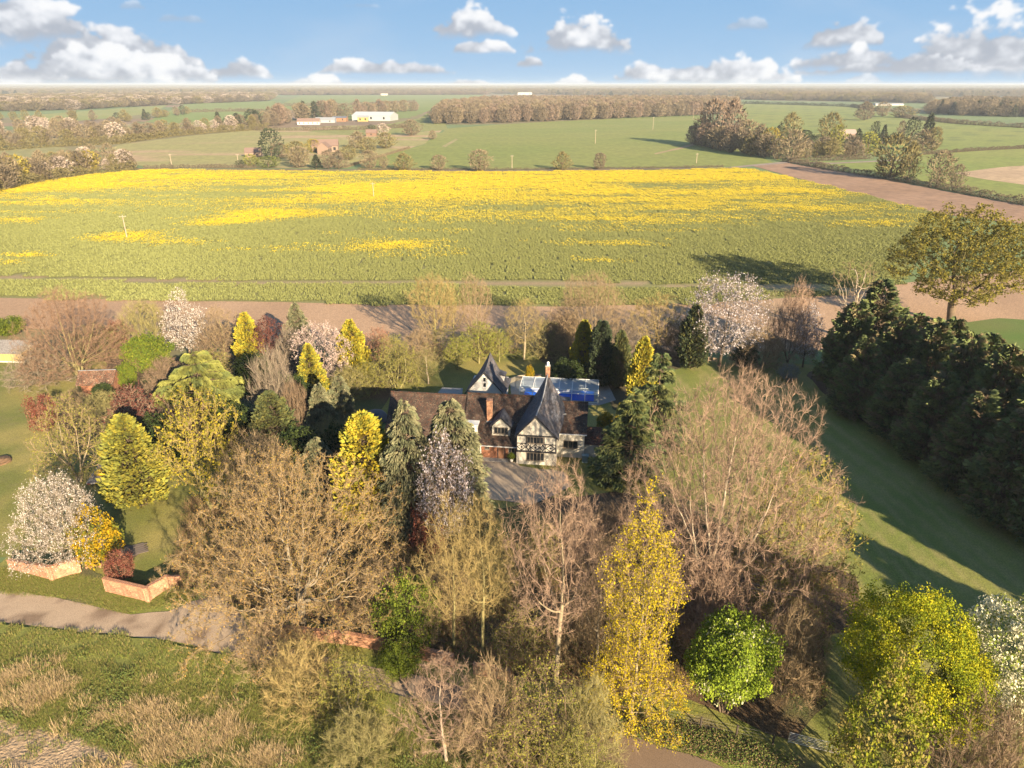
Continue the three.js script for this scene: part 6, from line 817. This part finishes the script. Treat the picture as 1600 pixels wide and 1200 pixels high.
for (const [x, y, w, h, l] of [[34, 160, 30, 9, 'white glasshouse block on the far left'], [285, 153, 8, 10, 'small white house before the left skyline'], [165, 146, 54, 10, 'long white sheds on the left skyline'], [40, 143, 52, 12, 'pale industrial sheds on the far left skyline'], [368, 145, 40, 14, 'cream sheds among trees on the skyline'], [165, 160, 10, 10, 'tan house among trees on the far left'], [820, 148, 22, 12, 'pale sheds behind the long wood'], [1390, 165, 44, 6, 'pale blue-grey shed on the far right'], [600, 149, 10, 12, 'red-roofed house on the skyline'], [330, 147, 10, 12, 'white cottage on the skyline']]) building('far_building', l, x, y, w, 20, h * 0.7, h, farWhite, l.includes('red') ? farRed : l.includes('blue') ? farGrey : farWhite, 0, 3);
{ // the low hills at the skyline
  const N = 240, p = [], idx = []; for (let i = 0; i <= N; i++) { const a = -Math.PI * 0.95 + Math.PI * 0.9 * i / N, r = 15000, h = 40 + 14 * fbm(i / 22, 3, 4, 61) + 6 * sstep(N * 0.45, N * 0.62, i); for (const [k, y] of [[0.8, 0.1], [1, h], [1.12, h * 0.9]]) p.push(Math.cos(a) * r * k, y, Math.sin(a) * r * k); }
  for (let i = 0; i < N; i++) for (let k = 0; k < 2; k++) { const a = i * 3 + k, b = a + 3; idx.push(a, a + 1, b, b, a + 1, b + 1); }
  const g = new THREE.BufferGeometry(); g.setAttribute('position', new THREE.Float32BufferAttribute(p, 3)); g.setIndex(idx); g.computeVertexNormals(); const n = g.attributes.normal; setting('hills', g, std(rgb(0.13, 0.13, 0.08), 1, { side: THREE.DoubleSide }));
}
// electricity poles
for (const [x, y, t, l] of [[199, 374, 337, 'wooden electricity pole in the yellow patch of the rape field'], [584, 309, 286, 'wooden electricity pole in the middle of the rape field'], [800, 263.5, 243, 'wooden electricity pole by the road behind the rape field'], [930, 224.5, 203, 'wooden electricity pole low on the green field'], [1020, 202.5, 183, 'wooden electricity pole high on the green field'], [1083, 187, 171, 'wooden electricity pole before the long wood'], [1088, 255, 240, 'wooden electricity pole beside the spinney'], [268, 257, 241, 'wooden electricity pole in the pale field'], [373, 260, 241, 'wooden electricity pole at the left end of the copse']]) {
  const p = at(x, y), h = heightAt(t, -p.z), P = thing('electricity_pole', l, 'pole', p.setY(0.05), 0.25), m = std(rgb(0.34, 0.27, 0.20), 0.9);
  part('pole', G.cyl(0.22, 0.15, h, 0, 0, 0, 8), m, P); part('crossarm', G.box(2.2, 0.16, 0.14, 0, h - 0.35, 0.16), m, P); for (const q of [-0.95, 0, 0.95]) part('insulator', G.cyl(0.07, 0.05, 0.28, q, q ? h - 0.27 : h, q ? 0.16 : 0), farGrey, P);
}
// ---------- grass and undergrowth near the lane ----------
function tuftGeo(seed, n, size, h, pal, lean) { const R = rng(seed), m = new Mesher(); for (let i = 0; i < n; i++) { const x = (R() - 0.5) * size, z = (R() - 0.5) * size, a = R() * 6.28, l = h * (0.5 + R() * 0.8), w = 0.010 + R() * 0.014, c = pal[Math.floor(R() * pal.length)], b = 0.75 + R() * 0.5, d = lean * (0.4 + R()); m.tri(x - Math.cos(a) * w, 0, z - Math.sin(a) * w, x + Math.cos(a) * w, 0, z + Math.sin(a) * w, x - Math.sin(a) * l * d + l * 0.15, l, z + Math.cos(a) * l * d, [c[0] * b, c[1] * b, c[2] * b]); } return m.geo(); }
function scatter(name, label, cat, poly, geo, mat, count, seed, keep, yAt, smin = 0.7, smax = 1.3) {
  const R = rng(seed), P = poly; let x0 = 1e9, x1 = -1e9, z0 = 1e9, z1 = -1e9; for (const [x, z] of P) { x0 = Math.min(x0, x); x1 = Math.max(x1, x); z0 = Math.min(z0, z); z1 = Math.max(z1, z); } x0 = Math.max(x0, -70); x1 = Math.min(x1, 75); z1 = Math.min(z1, -26);
  const M = [], m = new THREE.Matrix4(), q = new THREE.Quaternion(), up = new V3(0, 1, 0); for (let i = 0; i < count * 4 && M.length < count; i++) { const x = lerp(x0, x1, R()), z = lerp(z0, z1, R()); if (!inside(P, x, z) || (keep && R() > keep(x, z))) continue; const s = lerp(smin, smax, R()); M.push(m.compose(new V3(x, yAt ? yAt(x, z) : 0.05, z), q.setFromAxisAngle(up, R() * 6.28), new V3(s, s, s)).clone()); }
  const im = shade(new THREE.InstancedMesh(geo, mat, M.length)); M.forEach((a, i) => im.setMatrixAt(i, a)); im.name = numbered(name); scene.add(im); tag(im, label, cat, null, 'stuff');
}
const blade = new THREE.MeshStandardMaterial({ vertexColors: true, roughness: 0.9, side: THREE.DoubleSide });
const GRASS = [[0.105, 0.14, 0.02], [0.14, 0.165, 0.026], [0.19, 0.18, 0.04], [0.24, 0.19, 0.07]], STRAW = [[0.40, 0.29, 0.15], [0.33, 0.235, 0.12], [0.45, 0.335, 0.19], [0.20, 0.17, 0.05]];
const bankY = (x, z) => 0.05 + bank(x, z);
scatter('rough_grass', 'rough green grass on the bank below the lane', 'grass', roughPoly, tuftGeo(600, 170, 1.2, 0.2, GRASS, 1.0), blade, 7500, 601, (x, z) => inside(strawPoly, x, z) ? 0.03 : (1 - 0.8 * strawAt(x, z)) * (0.1 + 0.9 * fromLane(x, z)), bankY);
scatter('dry_grass', 'long dry straw-coloured grass on the bank below the lane', 'grass', roughPoly, tuftGeo(602, 170, 1.3, 0.5, STRAW, 1.0), blade, 2600, 603, (x, z) => inside(strawPoly, x, z) ? 0.05 : (0.02 + strawAt(x, z)) * fromLane(x, z), bankY);
scatter('bank_weeds', 'leafy green weeds on the bank below the lane', 'weeds', roughPoly, (() => { const m = new Mesher(), R = rng(9); for (let i = 0; i < 60; i++) leaf(m, R, new V3((R() - 0.5) * 1.2, 0.08 + R() * 0.28, (R() - 0.5) * 1.2), 0.12, [[0.085, 0.12, 0.022], [0.12, 0.145, 0.028]], 0.8); return m.geo(); })(), blade, 700, 604, (x, z) => inside(strawPoly, x, z) ? 0 : sstep(0.45, 0.6, noiseAt(x, z, 3, 605)) * fromLane(x, z), bankY);
scatter('verge_grass', 'short bright grass on the lane verge', 'grass', px2([[-100, 905], [0, 890], [130, 905], [300, 920], [300, 935], [200, 955], [100, 930], [-100, 915]]), tuftGeo(606, 120, 1.2, 0.14, GRASS, 0.8), blade, 1500, 607);
scatter('litter_undergrowth', 'brambles and brown twigs under the trees behind the wall', 'undergrowth', px2([[270, 920], [300, 780], [520, 800], [640, 860], [800, 840], [960, 800], [1060, 800], [1300, 910], [1280, 1090], [1080, 1080], [800, 1050], [545, 980], [330, 925]]), (() => { const m = new Mesher(), R = rng(10); for (let i = 0; i < 90; i++) { const a = new V3((R() - 0.5) * 1.6, 0.02, (R() - 0.5) * 1.6), d = rand3(R); d.y = Math.abs(d.y) + 0.3; d.normalize(); const L = 0.4 + R() * 0.9, s = new V3().crossVectors(d, rand3(R)).normalize().multiplyScalar(0.012), e = a.clone().addScaledVector(d, L), b = 0.7 + R() * 0.6; m.tri(a.x - s.x, a.y, a.z - s.z, a.x + s.x, a.y, a.z + s.z, e.x, e.y, e.z, [0.26 * b, 0.17 * b, 0.09 * b]); } for (let i = 0; i < 50; i++) leaf(m, R, new V3((R() - 0.5) * 1.6, 0.06 + R() * 0.4, (R() - 0.5) * 1.6), 0.15, [[0.09, 0.14, 0.02], [0.16, 0.15, 0.03], [0.2, 0.11, 0.04]], 0.8); return m.geo(); })(), blade, 3200, 608, (x, z) => 0.3 + sstep(0.4, 0.6, noiseAt(x, z, 4, 609)));
scatter('lane_bank_plants', 'green ground cover between the fence and the lane', 'ground cover', px2([[940, 1105], [1080, 1140], [1240, 1185], [1240, 1215], [1060, 1172], [930, 1130]]), (() => { const m = new Mesher(), R = rng(12); for (let i = 0; i < 90; i++) leaf(m, R, new V3((R() - 0.5) * 1, 0.06 + R() * 0.3, (R() - 0.5) * 1), 0.11, [[0.08, 0.12, 0.02], [0.12, 0.15, 0.025], [0.16, 0.11, 0.05]], 0.7); return m.geo(); })(), blade, 260, 610);
renderer.render(scene, camera);
